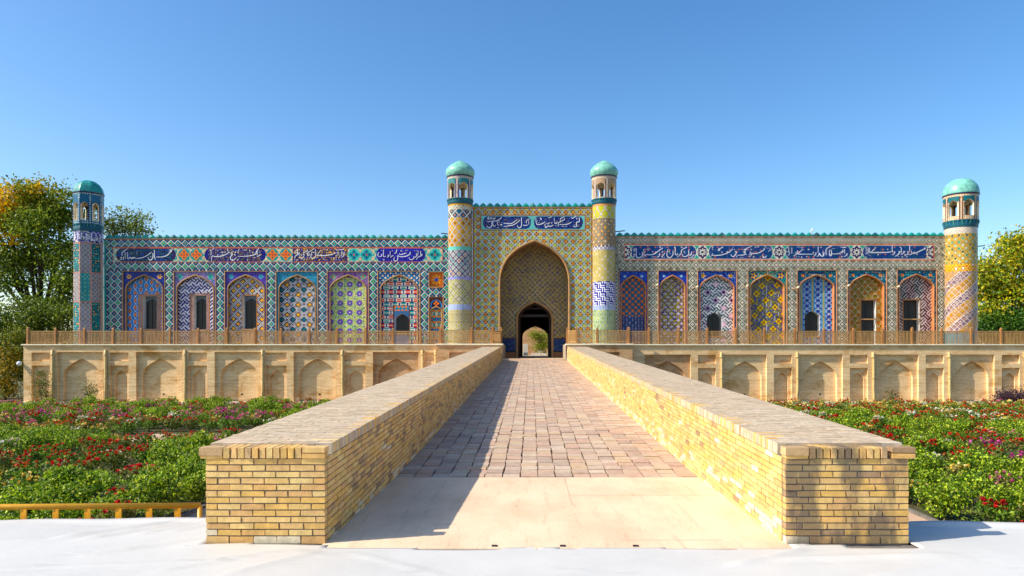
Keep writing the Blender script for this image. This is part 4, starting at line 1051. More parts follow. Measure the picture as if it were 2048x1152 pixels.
# ---------------------------------------------------------------- right wing
wr = thing('palace_wing', (wx(1560, YF), YF, TF), 'right palace wing in green and white diamond tiles with seven arched niches', 'building')
RBY = [(1238, 1296), (1316, 1375), (1395, 1474), (1495.5, 1574.5), (1594, 1674), (1695, 1774), (1794, 1874)]
pilR = [(1228, 1238), (1296, 1316), (1375, 1395), (1474, 1495.5), (1574.5, 1594), (1674, 1695), (1774, 1794), (1874, 1892)]
def ytop(x): return 541.5-(x-1240)*.0045
zoneR = [(1228, 1892, 473, 489.5, 1246, 481.0), (1228, 1892, 519, 542, 1246, 530.0), (1228, 1250, 489, 519, 1239, 504.5), (1867, 1892, 489, 519, 1878, 504.5)]
for a, b in pilR: zoneR.append((a, b, 541.0, 694, (a+b)/2, 546.5))
def frieze_R(x, y):
    c = base(x, (.10, .66, .60)); s = np.abs(y-504.3)/13.5
    for k, (a, b) in enumerate(((1263, 1391), (1419, 1544.5), (1572.5, 1700), (1727, 1856))):
        e = np.minimum(x-a, b-x); lim = np.sqrt(np.clip(1-s**2, 0, 1)); r = 11.
        c = pt(c, e > (1-lim)*r-2.6, W_)
        fl = floral(x, y, (.05, .27, .52), [DTEAL, (.05, .42, .58), ORG, W_, (.5, .5, .6), (.05, .36, .58)], 41+k, 3.2, .5)
        c = np.where((e > (1-lim)*r-1.2)[..., None], fl, c)
    for cx in (1252, 1405, 1558.5, 1713.5, 1864.5):
        d = np.abs(x-cx)/11.3+0*y; q = np.hypot((x-cx)/11.5, (y-504.3)/14.0); a = np.arctan2(y-504.3, x-cx)
        c = pt(c, q < 1.02, W_); c = pt(c, q < .93*(.9+.1*np.cos(8*a)), (.18, .10, .40)); c = rosette(c, x, y, cx, 504.3, 9.6, W_, (.15, .1, .35), None, 8)
    return pt(c, s > .97, W_)
def col_wing_R(x, y):
    c = base(x, (.72, .66, .58))
    for (a, b, t0, t1, cx, cy) in zoneR:
        m = (x >= a) & (x < b) & (y >= t0) & (y < t1); c = np.where(m[..., None], border_R(x, y, cx, cy), c)
    fr = (x > 1250) & (x < 1867) & (y > 489) & (y < 519)
    c = np.where(fr[..., None], frieze_R(x, y), c)
    for yy in (474, 488.6, 519.6): c = pt(c, (np.abs(y-yy) < .9) & ((yy < 480) | ((x > 1249) & (x < 1868))), (.80, .48, .34))
    for xx in (1249.6, 1867.4): c = pt(c, (np.abs(x-xx) < .8) & (y > 489) & (y < 519), (.80, .48, .34))
    return c
def maskR(x, y):
    m = np.ones(x.shape, bool)
    for a, b in RBY: m &= ~((x > a) & (x < b) & (y > ytop(x)))
    return m
skin('border_mosaic', wr, (1226, 1894, 473.5, 694), col_wing_R, mF, mask=maskR, depth=.34, rev=(.78, .46, .28))
spots = [(1246+14.6*i, 481.0) for i in range(-1, 45)]+[(1246+14.6*i, 530.0) for i in range(-1, 45)]
for k, (a, b) in enumerate(pilR): spots += [((a+b)/2, 546.5+14.6*i) for i in range(10)]
spots = [q for q in spots if 1232 < q[0] < 1886]
place_tiles(wr, lozR, spots)
for k in (5, 6, 7, 8): inscription(k, wr, mF)
def r1_back(x, y):
    s, i = cellf(x, 6.1, 1267); t, j = cellf(y, 6.1, 590); k = ((i+j) % 2) == 0
    c = np.where(k[..., None], np.array((.04, .46, .56)), np.array((.80, .52, .30)))
    c = pt(c, np.maximum(np.abs(s), np.abs(t)) > .42, (.30, .34, .44)); c = pt(c, k & (np.hypot(s, t) < .14), (.08, .2, .5))
    d = (np.hypot(s, t) < .27) & (hsh(i, j, 2) < .8); lo = base(x, (.26, .34, .50)); lo = pt(lo, d, (.55, .48, .58)); lo = pt(lo, (np.abs(s) < .12) & k, (.62, .66, .72))
    return np.where((y > 632)[..., None], lo, c)
def r2_back(x, y):
    i, j = np.floor(x/1.9), np.floor(y/1.9); h = hsh(i, j, 4); c = choose(h, [(.66, .62, .16), (.74, .68, .14), (.60, .56, .22), (.40, .32, .56), (.34, .30, .60), (.50, .44, .40), (.55, .52, .25)])
    s, a = cellf(x, 13.3, 1345); t, b = cellf(y, 13.3, 600); s2, _ = cellf(x, 13.3, 1351.6); t2, _ = cellf(y, 13.3, 606.6)
    for u, v in ((s, t), (s2, t2)): c = pt(c, ((np.abs(u) < .07) & (np.abs(v) < .26)) | ((np.abs(v) < .07) & (np.abs(u) < .26)), (.80, .80, .86))
    return c
def r3_back(x, y):
    c, par, u, v = weave(x-1434, y-600, 14.0, (.10, .36, .40), (.90, .90, .90), True, 2, .45)
    c2, m, ii, jj = lattice(x-1434, y-600, 16, [(1.0, (.24, .18, .40)), (.86, (.86, .78, .82))], [(.9, .82, .84), (.25, .18, .42)], W_)
    return np.where((((ii-jj) % 4 == 0) & (ii % 2 == 0) & (m < .95))[..., None], c2, c)
def r4_back(x, y):
    i, j = np.floor(x/2.0), np.floor(y/2.0); h = hsh(i, j, 6); c = choose(h, [(.60, .56, .26), (.34, .34, .62), (.66, .62, .30), (.30, .42, .58), (.50, .46, .34)])
    c = pt(c, ((i % 4 == 0) & (hsh(i, np.floor(j/3), 1) > .6)), (.74, .74, .74))
    u = (x-1535)*.81+(y-600)*.59; v = -(x-1535)*.59+(y-600)*.81
    s, a = cellf(u, 23.); t, b = cellf(v, 19.); X_, Y_ = s*23*.81-t*19*.59, s*23*.59+t*19*.81
    m = np.abs(X_)+np.abs(Y_); c = pt(c, m < 8.2, DGRN); c = pt(c, m < 7.0, (.88, .78, .16)); q = (np.abs(np.abs(X_)-np.abs(Y_)) > 1.4) & (m > 3.5); c = pt(c, (m < 7) & ~q & (m > 2), (.70, .56, .08))
    return pt(c, m < 1.8, BRN)
def r5_back(x, y):
    s, i = cellf(x, 22.0, 1618); t, j = cellf(y, 11., 600); a = np.arctan2(t, s*1.8); d = np.hypot(s*1.5, t)
    c = floral(x, y, (.18, .56, .76), [(.30, .68, .82), (.14, .46, .70), (.55, .78, .85), (.2, .6, .72)], 51, 2.3, .6)
    c = pt(c, (np.abs(np.abs(s*2)-np.abs(t)) < .12) & (np.abs(s) < .33), (.36, .22, .58)); c = pt(c, d < .17, (.30, .16, .5)); c = pt(c, (d > .38) & (d < .44), W_)
    c = pt(c, np.abs(s) > .40, (.72, .72, .58)); return c
def r6_back(x, y):
    c, m, ii, jj = lattice(x-1735, y-600, 13.5, [(.90, BRN), (.78, (.66, .60, .18)), (.5, BRN)], [(.86, .54, .14), (.62, .58, .2)], (.86, .78, .66), rowwise=True, q=15)
    return c
def r7_back(x, y):
    c, par, u, v = weave(x-1834, y-600, 16.5, (.40, .20, .24), (.88, .82, .80), True, 2.5, .62)
    g = (np.floor((u+v)/2) % 2) == 0; dk = np.abs(c[..., 0]-.40) < .01
    return pt(c, dk & g, (.10, .30, .30))
sr1 = spandrel((.16, .28, .58), [(.30, .46, .76), (.10, .18, .48), (.45, .60, .85), (.2, .35, .75)], 61, (.50, .70, .78), W_, 5, 10, (.2, .3, .7), 2.8)
sr3 = spandrel((.13, .24, .54), [(.34, .52, .80), W_, (.10, .16, .5), (.4, .6, .8)], 63, (.86, .70, .22), (.6, .4, .1), 6, 5, None, 2.8)
sr4 = spandrel((.10, .58, .58), [(.75, .62, .2), W_, (.12, .16, .50), YEL, (.2, .7, .6)], 64, YEL, (.12, .14, .5), 7.5, 5, (.12, .14, .5), 3.2)
sr5 = spandrel((.06, .50, .55), [(.1, .14, .48), W_, (.86, .68, .2), AQUA, (.1, .14, .45)], 65, (.9, .65, .15), RED, 4, 6, None, 3.0)
RVR = (.84, .50, .28)
bR = [(sr1, r1_back, None), (sr1, r2_back, None), (sr3, r3_back, ('arch', 1416.5, 1447, 624, 672, 637)), (sr4, r4_back, None), (sr5, r5_back, ('arch', 1613, 1643.5, 621, 672, 634, 'greendoor')),
      (sr5, with_frame(r6_back, (1727, 1756.5, 599, 680), (.80, .55, .4), (.7, .5, .36), 1.6, 1.6), ('rect', 1727, 1756.5, 599, 690, 0, 'darkwood', 1)), (sr5, with_frame(r7_back, (1812, 1845, 599, 680), (.80, .55, .4), (.7, .5, .36), 1.6, 1.6), ('rect', 1812, 1845, 599, 690, 0, 'darkwood', 1))]
for (a, b), (sp, bk, win) in zip(RBY, bR):
    cx = (a+b)/2; yt = float(ytop(cx)); ins = 4.2 if b-a < 65 else 5.0
    niche(wr, (a, b, yt, 694), (cx, (b-a)/2-ins, yt+(36 if b-a > 65 else 34), yt+9.5), sp(a, b, yt), bk, M['moulding'], win, rev=RVR, dy2=.42)
crest(wr, 1232, 1889, 473.5, 45, YF)
box('wall_body', [(wx(1224, YF), wx(1896, YF), YF+.46+.75, YF+9, TF, Zf(473.5)-.05)], M['twall2'], wr)
box('coping', [(wx(1224, YF), wx(1896, YF), YF-.03, YF+.45, Zf(473.5)-.02, Zf(473.5)+.03)], M['moulding'], wr)
box('roof_slab', [(wx(1224, YF), wx(1896, YF), YF+.452, YF+1.21, Zf(473.5)-.4, Zf(473.5)-.06)], M['twall2'], wr)
tubes('water_spout', [([(wx(1232, YF), YF+.2, Zf(462.5)), (wx(1248, YF), YF-.5, Zf(463.5))], .045)], M['iron'], wr)
for px_, py_ in ((1306, 574), (1385, 578), (1484.5, 576), (1585, 579), (1685, 575.5), (1784, 577.5), (1882, 578)):
    o = tubes('spotlight', [([(wx(px_, YF), YF+.02, Zf(py_)), (wx(px_-1, YF), YF-.35, Zf(py_-1)), (wx(px_+6, YF), YF-.5, Zf(py_-3))], .035)], M['rail'], wr, n=6)
    tubes('lamp_head', [([(wx(px_+4, YF), YF-.52, Zf(py_-2)), (wx(px_+8.5, YF), YF-.55, Zf(py_-4.5))], [.05, .09])], M['cornice'], o, n=8)
o = tubes('roof_lamp', [([(wx(1622, YF), YF, Zf(474)), (wx(1622, YF), YF-.05, Zf(461)), (wx(1625, YF), YF-.15, Zf(458))], [.03, .04, .08])], M['lampglass'], wr, n=8)

# ---------------------------------------------------------------- gate portal
gp = thing('gate_portal', (wx(1065, YP), YP, 1.42), 'tall central gate portal with deep pointed arch between two round towers', 'gate')
def portal_col(x, y):
    p = 14.6; s, i = cellf(x, p, 1066+p/2); t, j = cellf(y, p, 424.5)
    c = base(x, (.62, .66, .62))
    k = (np.floor(x/1.5)+np.floor(y/1.5)) % 2; c = np.where((k > 0)[..., None], np.array((.80, .77, .62)), np.array((.44, .50, .48)))
    d1, d2 = np.abs(s-t), np.abs(s+t); m = np.abs(s)+np.abs(t)
    c = pt(c, (np.abs(d1-.5) < .05) | (np.abs(d2-.5) < .05), (.72, .80, .84))
    s2, i2 = cellf(x, p, 1066); t2, j2 = cellf(y, p, 424.5+p/2); q2 = np.hypot(s2, t2)
    for (a, b, q, cols) in ((s, t, np.hypot(s, t), [(.84, .62, .22), (.84, .68, .26), (.80, .60, .20)]), (s2, t2, q2, [(.88, .80, .30), (.75, .74, .40), (.60, .68, .40)])):
        an = np.arctan2(b, a); petal = (q < .30*(.72+.28*np.cos(4*an-np.pi))) & (q > .05)
        c = pt(c, q < (.31 if cols[0][1] == .62 else .22), (.42, .36, .30) if cols[0][1] == .62 else (.60, .64, .54))
        c = np.where(petal[..., None], choose(hsh(i, j, 12), cols), c)
    top = (y < 430); c = np.where((top & (k > 0))[..., None], c*np.array((1.0, .95, .88)), c)
    br = ((x > 960.6) & (x < 1171.4) & (y > 428.8) & (y < 461.2)); c = pt(c, br, (.66, .46, .32))
    ins = ((x > 962.5) & (x < 1169.5) & (y > 431) & (y < 459))
    c = pt(c, ins, (.55, .80, .78))
    for a, b, sd in ((966, 1062, 71), (1068, 1166, 72)):
        e = np.minimum(x-a, b-x); lim = np.sqrt(np.clip(1-((y-445)/12.5)**2, 0, 1)); inn = ins & (e > (1-lim)*9) & (np.abs(y-445) < 12.5)
        c = np.where(inn[..., None], floral(x, y, (.06, .14, .46), [(.06, .36, .58), (.08, .22, .56), (.45, .55, .7), (.5, .45, .3)], sd, 2.8, .5), c)
    c = pt(c, (np.abs(x-947) < 1.2) | (np.abs(x-1183.5) < 1.0) | (np.abs(y-416) < .8), (.68, .48, .32)); return c
AC, AW, AYS, AYA = 1069.0, 69.0, 576.0, 482.0
mP = flatmap(YP)
skin('portal_mosaic', gp, (945, 1186, 415, 716.5), portal_col, mP, mask=lambda x, y: ~in_arch(x, y, AC, AW, AYS, AYA, .28, 2.8) & ((y < 694) | ((x > 990) & (x < 1150))), depth=2.5, rev=(.62, .48, .32))
moulding('arch_moulding', arch_path(AC, AW+1.2, AYS, AYA-1, 716, 30, .28, 2.8), YP, -.03, .10, M['moulding2'], gp)
inscription(9, gp, mP); inscription(10, gp, mP)
crest(gp, 945, 1186, 415, 17, YP, 8.6)
box('coping', [(wx(944, YP), wx(1187, YP), YP-.03, YP+.6, wz(415, YP)-.02, wz(415, YP)+.03)], M['moulding'], gp)
YB = YP+2.5
def back_col(x, y):
    i, j = np.floor((x+y)/2.6), np.floor((x-y)/2.6)
    c = choose(hsh(i, j, 14), [(.66, .60, .34), (.58, .52, .32), (.46, .42, .50), (.52, .50, .42), (.70, .62, .30), (.40, .38, .46)])
    s, a = cellf(x, 10); t, b = cellf(y, 10); c = pt(c, (np.abs(np.abs(s)+np.abs(t)-.5) < .07), (.74, .70, .58))
    dado = (y > 677) & (y < 703); c = np.where(dado[..., None], floral(x, y, (.10, .22, .40), [(.2, .42, .6), (.08, .36, .44), (.5, .6, .7), (.1, .3, .5)], 81, 2.2, .6), c)
    c = pt(c, (y > 675.5) & (y < 677.5), BRN); c = pt(c, y >= 703, (.66, .50, .38)); c = pt(c, (y >= 702) & (y < 704), (.12, .08, .08)); return c
DC, DW, DYS, DYA = 1069.3, 34.0, 640.0, 604.0
skin('recess_wall', gp, (992, 1147, 470, 716.5), back_col, flatmap(YB), mask=lambda x, y: ~in_arch(x, y, DC, DW, DYS, DYA, .36, 2.6), depth=.9, rev=(.34, .24, .16))
moulding('door_moulding', arch_path(DC, DW+1.5, DYS, DYA-1, 716, 24, .36, 2.6), YB, -.03, .11, M['moulding2'], gp)
moulding('door_moulding', arch_path(DC, DW-2.5, DYS, DYA+3, 716, 24, .36, 2.6), YB, .35, .13, M['darkwood'], gp)
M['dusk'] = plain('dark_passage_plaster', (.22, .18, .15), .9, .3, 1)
xa, xb = wx(1033, YB), wx(1106, YB)
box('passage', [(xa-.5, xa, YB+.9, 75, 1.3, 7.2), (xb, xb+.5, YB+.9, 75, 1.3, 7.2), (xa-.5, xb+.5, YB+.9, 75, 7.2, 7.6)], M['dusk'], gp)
box('door_beam', [(xa, xb, YB+.95, YB+1.15, 5.05, 5.28), (xa, xb, YB+.95, YB+1.1, 5.75, 5.88)], M['darkwood'], gp)
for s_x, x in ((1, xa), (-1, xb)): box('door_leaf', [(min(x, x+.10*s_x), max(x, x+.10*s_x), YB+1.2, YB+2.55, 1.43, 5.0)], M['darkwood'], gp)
mb = MB(); cF, wF = wx(1070.5, 75), (1096-1045)/2*75/F
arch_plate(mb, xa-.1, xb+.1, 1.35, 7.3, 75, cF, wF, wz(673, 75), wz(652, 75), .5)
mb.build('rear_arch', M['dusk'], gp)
mb = MB(); arch_plate(mb, xa-6, xb+6, 1.35, 9.5, 75.52, cF, wF, wz(673, 75), wz(652, 75), .05); mb.build('rear_wall', M['cornice'], gp)
box('wall_body', [(wx(944, YP), xa-.5, YB+.92, 70, 1.3, wz(415, YP)-.05), (xb+.5, wx(1187, YP), YB+.92, 70, 1.3, wz(415, YP)-.06), (xa-.5, xb+.5, YB+.93, 70, 7.62, wz(415, YP)-.07)], M['twall2'], gp)
box('roof_slab', [(wx(944, YP), wx(1187, YP), YP+.62, YB+.91, wz(415, YP)-.4, wz(415, YP)-.08)], M['twall2'], gp)

# ---------------------------------------------------------------- towers
def cylmap(cx, cy, R, rfun=None, kz=YF/F):
    kk = YF/F
    def f(gx, gy, d):
        th = gx*kk/R; r = (R-d)*(rfun(th) if rfun else 1)
        return np.stack([cx+r*np.sin(th), cy-r*np.cos(th), EYE+(VY-gy)*kz], -1)
    return f
def tower(px, Yc, Rb, Rg, label, ys, bands, gal_col, rfun=None, dome='onion', domec=(.52, .79, .71), turn=0., nwin=6, gspec=None):
    """ys: rows of dome top, dome base, gallery foot, corbel foot, tower foot"""
    cx = wx(px, Yc); kz = Yc/F; Z = lambda q: EYE+(VY-q)*kz; kk = YF/F
    t = thing('corner_tower' if abs(px-1065) > 300 else 'gate_tower', (cx, Yc, TF), label, 'tower')
    y_dt, y_db, y_g, y_c, y_f = ys
    half = math.pi*Rb/kk
    def shaft(x, y):
        c = base(x, CRM)
        for (a, b, fn) in bands:
            m = (y >= a) & (y < b)
            if m.any(): c = np.where(m[..., None], fn(x, y), c)
        return c
    skin('shaft_mosaic', t, (-half, half, y_c, y_f), shaft, cylmap(cx, Yc, Rb, rfun, kz), cell=1.0)
    hg = math.pi*Rg/kk; pw = 2*hg/nwin; wy0, wy1, wsp, wfrac = gspec
    def gmask(x, y):
        s, i = cellf(x, pw, turn*pw)
        return ~(in_arch(s*pw, y, 0, wfrac*pw, wsp, wy0) & (y < wy1))
    def gcol(x, y):
        s, i = cellf(x, pw, turn*pw); return gal_col(x, y, s, pw, y_db, y_g, wy0, wy1, wfrac)
    g = skin('lantern', t, (-hg, hg, y_db, y_g), gcol, cylmap(cx, Yc, Rg, rfun, kz), mask=gmask, depth=.17, rev=(.95, .88, .74), cell=1.0)
    gi = skin('lantern_inside', t, (-hg, hg, y_db, y_g), lambda x, y: base(x, (.95, .90, .78)), cylmap(cx, Yc, Rg-.17, rfun, kz), mask=gmask, cell=1.2, mat=M['tile'])
    rf = (lambda th, r: rfun(th)) if rfun else None
    n = 48 if not rfun else 64
    # corbel ring: flaring profile with small brackets
    zc0, zc1 = Z(y_c), Z(y_g)
    v, f = lathe([(Rb+.01, zc0-.02), (Rb+.04, zc0), (Rb+.06, zc0+(zc1-zc0)*.35), (Rg-.02, zc0+(zc1-zc0)*.8), (Rg+.03, zc1), (Rg+.03, zc1+.06), (Rg-.32, zc1+.06)], n, cx, Yc, rf)
    put('corbel_ring', mesh_py('corbel_ring', v, f, M['tile'], np.tile(lin((.10, .34, .40)), (len(f), 1))), t)
    V, Fc, C = [], [], []
    nb = 26
    for k in range(nb):
        th = 2*math.pi*k/nb; r = (Rg+.02)*(rfun(np.array(th)) if rfun else 1); o = len(V)
        ca, sa = math.cos(th), math.sin(th)
        for dr, dw, zz in ((.03, .05, zc1-.01), (.03, -.05, zc1-.01), (-.10, -.04, zc0+.04), (-.10, .04, zc0+.04), (-.2, .05, zc1-.01), (-.2, -.05, zc1-.01)):
            rr = r+dr; V.append((cx+rr*sa+dw*ca, Yc-rr*ca+dw*sa, zz))
        Fc += [(o, o+1, o+2, o+3), (o, o+3, o+4), (o+1, o+5, o+2), (o, o+4, o+5, o+1)]; C += [lin((.14, .45, .62) if k % 2 else (.22, .55, .50))]*4
    put('corbels', mesh_py('corbels', V, Fc, M['tile'], np.array(C)), t, kind='stuff')
    # dome
    zb, zt_ = Z(y_db), Z(y_dt); H = zt_-zb; P = []
    if dome == 'onion':
        P = [(Rg*.98, zb), (Rg*1.02, zb+.04*H), (Rg*1.10, zb+.16*H), (Rg*1.13, zb+.28*H), (Rg*1.08, zb+.44*H), (Rg*.94, zb+.58*H), (Rg*.73, zb+.72*H), (Rg*.46, zb+.85*H), (Rg*.22, zb+.94*H), (.04, zt_)]
    elif dome == 'facet':
        P = [(Rg*1.04, zb), (Rg*1.05, zb+.05*H), (Rg*1.01, zb+.22*H), (Rg*.93, zb+.46*H), (Rg*.78, zb+.68*H), (Rg*.55, zb+.86*H), (Rg*.28, zb+.96*H), (.04, zt_)]
    else:
        P = [(Rg*1.03, zb), (Rg*1.05, zb+.05*H)]+[(Rg*1.04*math.cos(a)**.8, zb+.06*H+.94*H*math.sin(a)) for a in np.linspace(.12, 1.53, 12)]
    v, f = lathe(P, n, cx, Yc, rf)
    jit = 1+.16*(rng.rand(len(f), 1)-.5)
    put('dome', mesh_py('dome', v, f, M['domemat'], np.tile(lin(domec), (len(f), 1))*jit, smooth=(rfun is None)), t)
    v, f = lathe([(Rg-.3, zb-.06), (Rg+.05, zb-.06), (Rg+.06, zb+.02), (Rg-.3, zb+.02)], n, cx, Yc, rf)
    put('dome_ring', mesh_py('dome_ring', v, f, M['tile'], np.tile(lin((.16, .16, .34)), (len(f), 1))), t)
    v, f = lathe([(Rg-.31, zc1+.05), (Rg-.31, zc1+.07)], n, cx, Yc, rf); put('lantern_floor', mesh_py('lantern_floor', v, f, M['cornice']), t)
    return t, cx, Z
def gal(c1, c2, dark, hood):
    def f(x, y, s, pw, y0, y1, wy0, wy1, wf):
        t, j = cellf(y, 4.4); q, i = cellf(x, 4.4); m = np.abs(q)+np.abs(t)
        c = base(x, c1); c = pt(c, m < .36, c2); c = pt(c, m < .15, dark)
        k = (np.floor(x/1.4)+np.floor(y/1.4)) % 2; z = np.abs(y-(y0+y1)/2) < 200
        fr = (np.abs(np.abs(s)-wf-.05) < .035); c = pt(c, fr & (y > wy0-6), dark); h = (np.abs(s) < wf+.03) & (y < wy0+4) & (y > y0+6); c = pt(c, h, hood)
        c = pt(c, (y < y0+1.5) | (y > y1-1.2), (.62, .40, .30)); return c
    return f
def lat_fn(p, rings, cents, bg, q=None, row=False): return lambda x, y: lattice(x, y, p, rings, cents, bg, row, q)[0]
def ringband(c1, c2, p=5.): return lambda x, y: np.where((np.abs(cellf(x, p)[0]) < .25)[..., None], np.array(c1), np.array(c2))
def zig(cols, p=8., a=3.):
    def f(x, y):
        s, i = cellf(x, p); h = np.floor((y*0+x+0*y)/2.2); w = np.abs(((x/2.4+np.abs(((y/a) % 2)-1)*1.1)) % len(cols)); return np.array(cols)[np.clip(w.astype(int), 0, len(cols)-1)]
    return f
def gyl(x, y):
    c, m, ii, jj = lattice(x, y, 12.5, [(.88, (.32, .20, .44)), (.74, (.84, .82, .72)), (.44, NAVY)], [(.80, .78, .50), (.9, .88, .82)], (.70, .72, .30)); return c
pA = [(410, 415, ringband((.86, .70, .30), (.70, .56, .26))), (415, 423, lat_fn(8., [(.9, (.84, .82, .74)), (.6, (.2, .24, .44))], [YEL, W_], (.42, .40, .34), 8)), (423, 439.5, lat_fn(16.4, [(.98, W_), (.8, DNAVY), (.66, (.08, .45, .55)), (.4, DTEAL)], [YEL, ORG, DTEAL], (.2, .3, .5))),
      (439.5, 496, lat_fn(15.5, [(.86, (.30, .22, .42)), (.74, (.86, .70, .22)), (.42, (.50, .36, .16))], [(.90, .80, .40), (.70, .52, .16), (.88, .82, .6)], (.86, .84, .80), 17)),
      (496, 503, ringband(AQUA, (.62, .80, .76))), (503, 556, lat_fn(12.5, [(.78, W_), (.52, PUR)], [(.75, .82, .80), AQUA, (.86, .72, .6)], (.22, .20, .46), 12.5)),
      (556, 561, ringband((.70, .68, .84), (.55, .6, .8))), (561, 610, gyl), (610, 621, ringband((.50, .62, .82), (.78, .80, .86), 3.)), (621, 694, lat_fn(9., [(.88, (.90, .87, .78)), (.66, (.70, .66, .40)), (.4, (.44, .46, .34))], [(.86, .80, .52), (.92, .88, .80)], (.50, .48, .40), 15))]
def yw(x, y):
    c, m, ii, jj = lattice(x, y, 12., [(.92, (.76, .70, .42)), (.74, (.90, .87, .78)), (.5, (.40, .42, .30))], [W_, (.78, .72, .36)], (.50, .50, .44)); return c
def bluezig(x, y):
    c, par, u, v = weave(x, y, 8.5, (.13, .16, .58), (.93, .93, .95), False, 2, .5); return c
pB = [(410, 416, ringband((.84, .68, .5), (.78, .6, .44))), (416, 440, lat_fn(17., [(.95, W_), (.86, (.60, .56, .4)), (.72, (.78, .78, .16)), (.36, OLV)], [(.9, .84, .5), (.8, .8, .2)], (.72, .66, .6), 24)),
      (440, 494, lat_fn(13.5, [(.94, (.40, .38, .44)), (.80, (.84, .78, .62)), (.6, (.26, .26, .44)), (.4, YEL)], [(.92, .74, .5), W_, YEL], (.72, .66, .5), 13.5)),
      (494, 503, lat_fn(8., [(.9, NAVY), (.6, W_)], [W_], (.8, .8, .85), 9)), (503, 565, yw), (565, 612, bluezig), (612, 621, ringband((.50, .62, .82), (.80, .82, .86), 3.)),
      (621, 694, lat_fn(9., [(.88, (.86, .88, .78)), (.66, (.46, .60, .46)), (.4, (.80, .78, .48))], [(.86, .84, .60), (.40, .56, .50)], (.38, .48, .44), 15))]
ga = gal((.74, .70, .66), W_, (.30, .26, .48), (.35, .58, .58)); gb = gal((.80, .74, .66), W_, (.46, .36, .40), (.74, .66, .56))
tower(920.5, YP+.1, 1.02, 1.09, 'left round gate tower with turquoise onion dome and lantern', (321, 355.5, 402, 411, 694), pA, ga, turn=.36, gspec=(370, 400, 377, .34))
tower(1208, YP+.1, .98, 1.05, 'right round gate tower with blue zigzag band and turquoise onion dome', (321, 355.5, 402, 411, 694), pB, gb, turn=.62, gspec=(370, 399, 377, .34))
def octa(th): a = (th+math.pi/8+.42) % (math.pi/4)-math.pi/8; return math.cos(math.pi/8)/np.cos(a)
def tl_panel(x, y):
    f, i = cellf(x, 19.9, 8.6); c = base(x, (.05, .52, .54)); j = (i % 2) == 0
    A = lattice(x, y, 9., [(.9, W_), (.75, NAVY), (.5, PUR)], [(.9, .8, .3), W_], DNAVY)[0]
    B = floral(x, y, (.03, .40, .46), [(.1, .6, .55), YEL, (.6, .8, .8), (.05, .5, .52)], 91, 3.2, .6)
    D = lattice(x, y, 8., [(.7, AQUA), (.5, DTEAL)], [YEL, W_, (.1, .3, .5)], (.05, .50, .50))[0]
    k = np.clip(((y-488)/58).astype(int), 0, 3)
    sel = np.where(k == 0, j, np.where(k == 1, ~j, j))
    c = np.where(sel[..., None], A, np.where(((k == 1))[..., None], D, B))
    return pt(c, (np.abs(f) > .455) | (np.abs(((y-488) % 58)-1) < 1.5), (.78, .60, .55))
def tl_ins(x, y):
    c = floral(x, y, (.20, .16, .50), [W_, (.5, .45, .8), (.8, .8, .9)], 92, 3.0, .3); return pt(c, (np.sin(x*1.4)+np.sin(x*.7) > .9) & (np.abs(y-476) < 7), (.90, .90, .95))
pC = [(452, 466, ringband((.10, .36, .55), (.05, .42, .48), 4)), (466, 487, tl_ins), (487, 700, tl_panel)]
gc = gal((.30, .50, .56), (.86, .90, .88), (.12, .24, .44), (.16, .46, .56))
tower(177.5, 57.7, 1.10, 1.13, 'octagonal corner tower in dark turquoise tiles at the far left', (361, 388.5, 452, 464, 694), pC, gc, rfun=octa, dome='facet', domec=(.16, .60, .57), turn=.36, nwin=8, gspec=(408, 444, 416, .34))
def dg(x, y):
    c, m, ii, jj = lattice(x, y, 12.5, [(.86, (.42, .16, .18)), (.72, (.82, .80, .60)), (.46, (.20, .42, .36))], [W_, (.3, .70, .62), (.45, .18, .2)], (.84, .70, .22), False, 13); return c
def spiral(x, y):
    a = (x*.8+y) % 46; c, m, ii, jj = lattice(x, y, 13., [(.86, (.50, .34, .38)), (.74, (.80, .66, .30)), (.42, (.50, .36, .24))], [(.86, .74, .36), (.88, .82, .76), (.80, .62, .30)], (.84, .77, .72), False, 13)
    c2 = lattice(x, y, 11., [(.9, (.80, .76, .74)), (.74, (.30, .24, .44)), (.44, (.74, .62, .56))], [(.88, .84, .8), (.34, .28, .5), (.80, .62, .36)], (.80, .73, .68))[0]
    c = np.where((a > 26)[..., None], c2, c); return pt(c, (np.abs(a-26) < .7) | (a < .7), (.88, .84, .80))
pD = [(455, 458, ringband((.5, .4, .3), (.45, .35, .3))), (458, 471, lat_fn(7., [(.9, W_), (.6, (.6, .45, .45))], [W_], (.45, .34, .40), 7)), (471, 531, dg), (531, 546, lat_fn(12., [(.95, YEL), (.7, (.6, .3, .3))], [YEL, W_], (.85, .72, .5), 15)), (546, 666, spiral), (666, 694, ringband((.10, .50, .58), (.30, .60, .66), 3))]
gd = gal((.78, .68, .56), W_, (.44, .30, .28), (.16, .46, .48))
tr_, cx_, Z_ = tower(1921.5, 57.7, 1.21, 1.31, 'round corner tower with broad pale turquoise dome at the far right', (358, 391.5, 445, 457.5, 694), pD, gd, dome='round', domec=(.50, .79, .71), turn=-.10, nwin=7, gspec=(404, 436, 413, .35))
for q, (py_, L) in enumerate(((493, .6), (545, 1.3))):
    tubes('iron_bracket', [([(cx_+1.15, 57.75, Z_(py_)), (cx_+1.2+L, 57.4, Z_(py_-.5))], .04)], M['iron'], tr_, n=6)

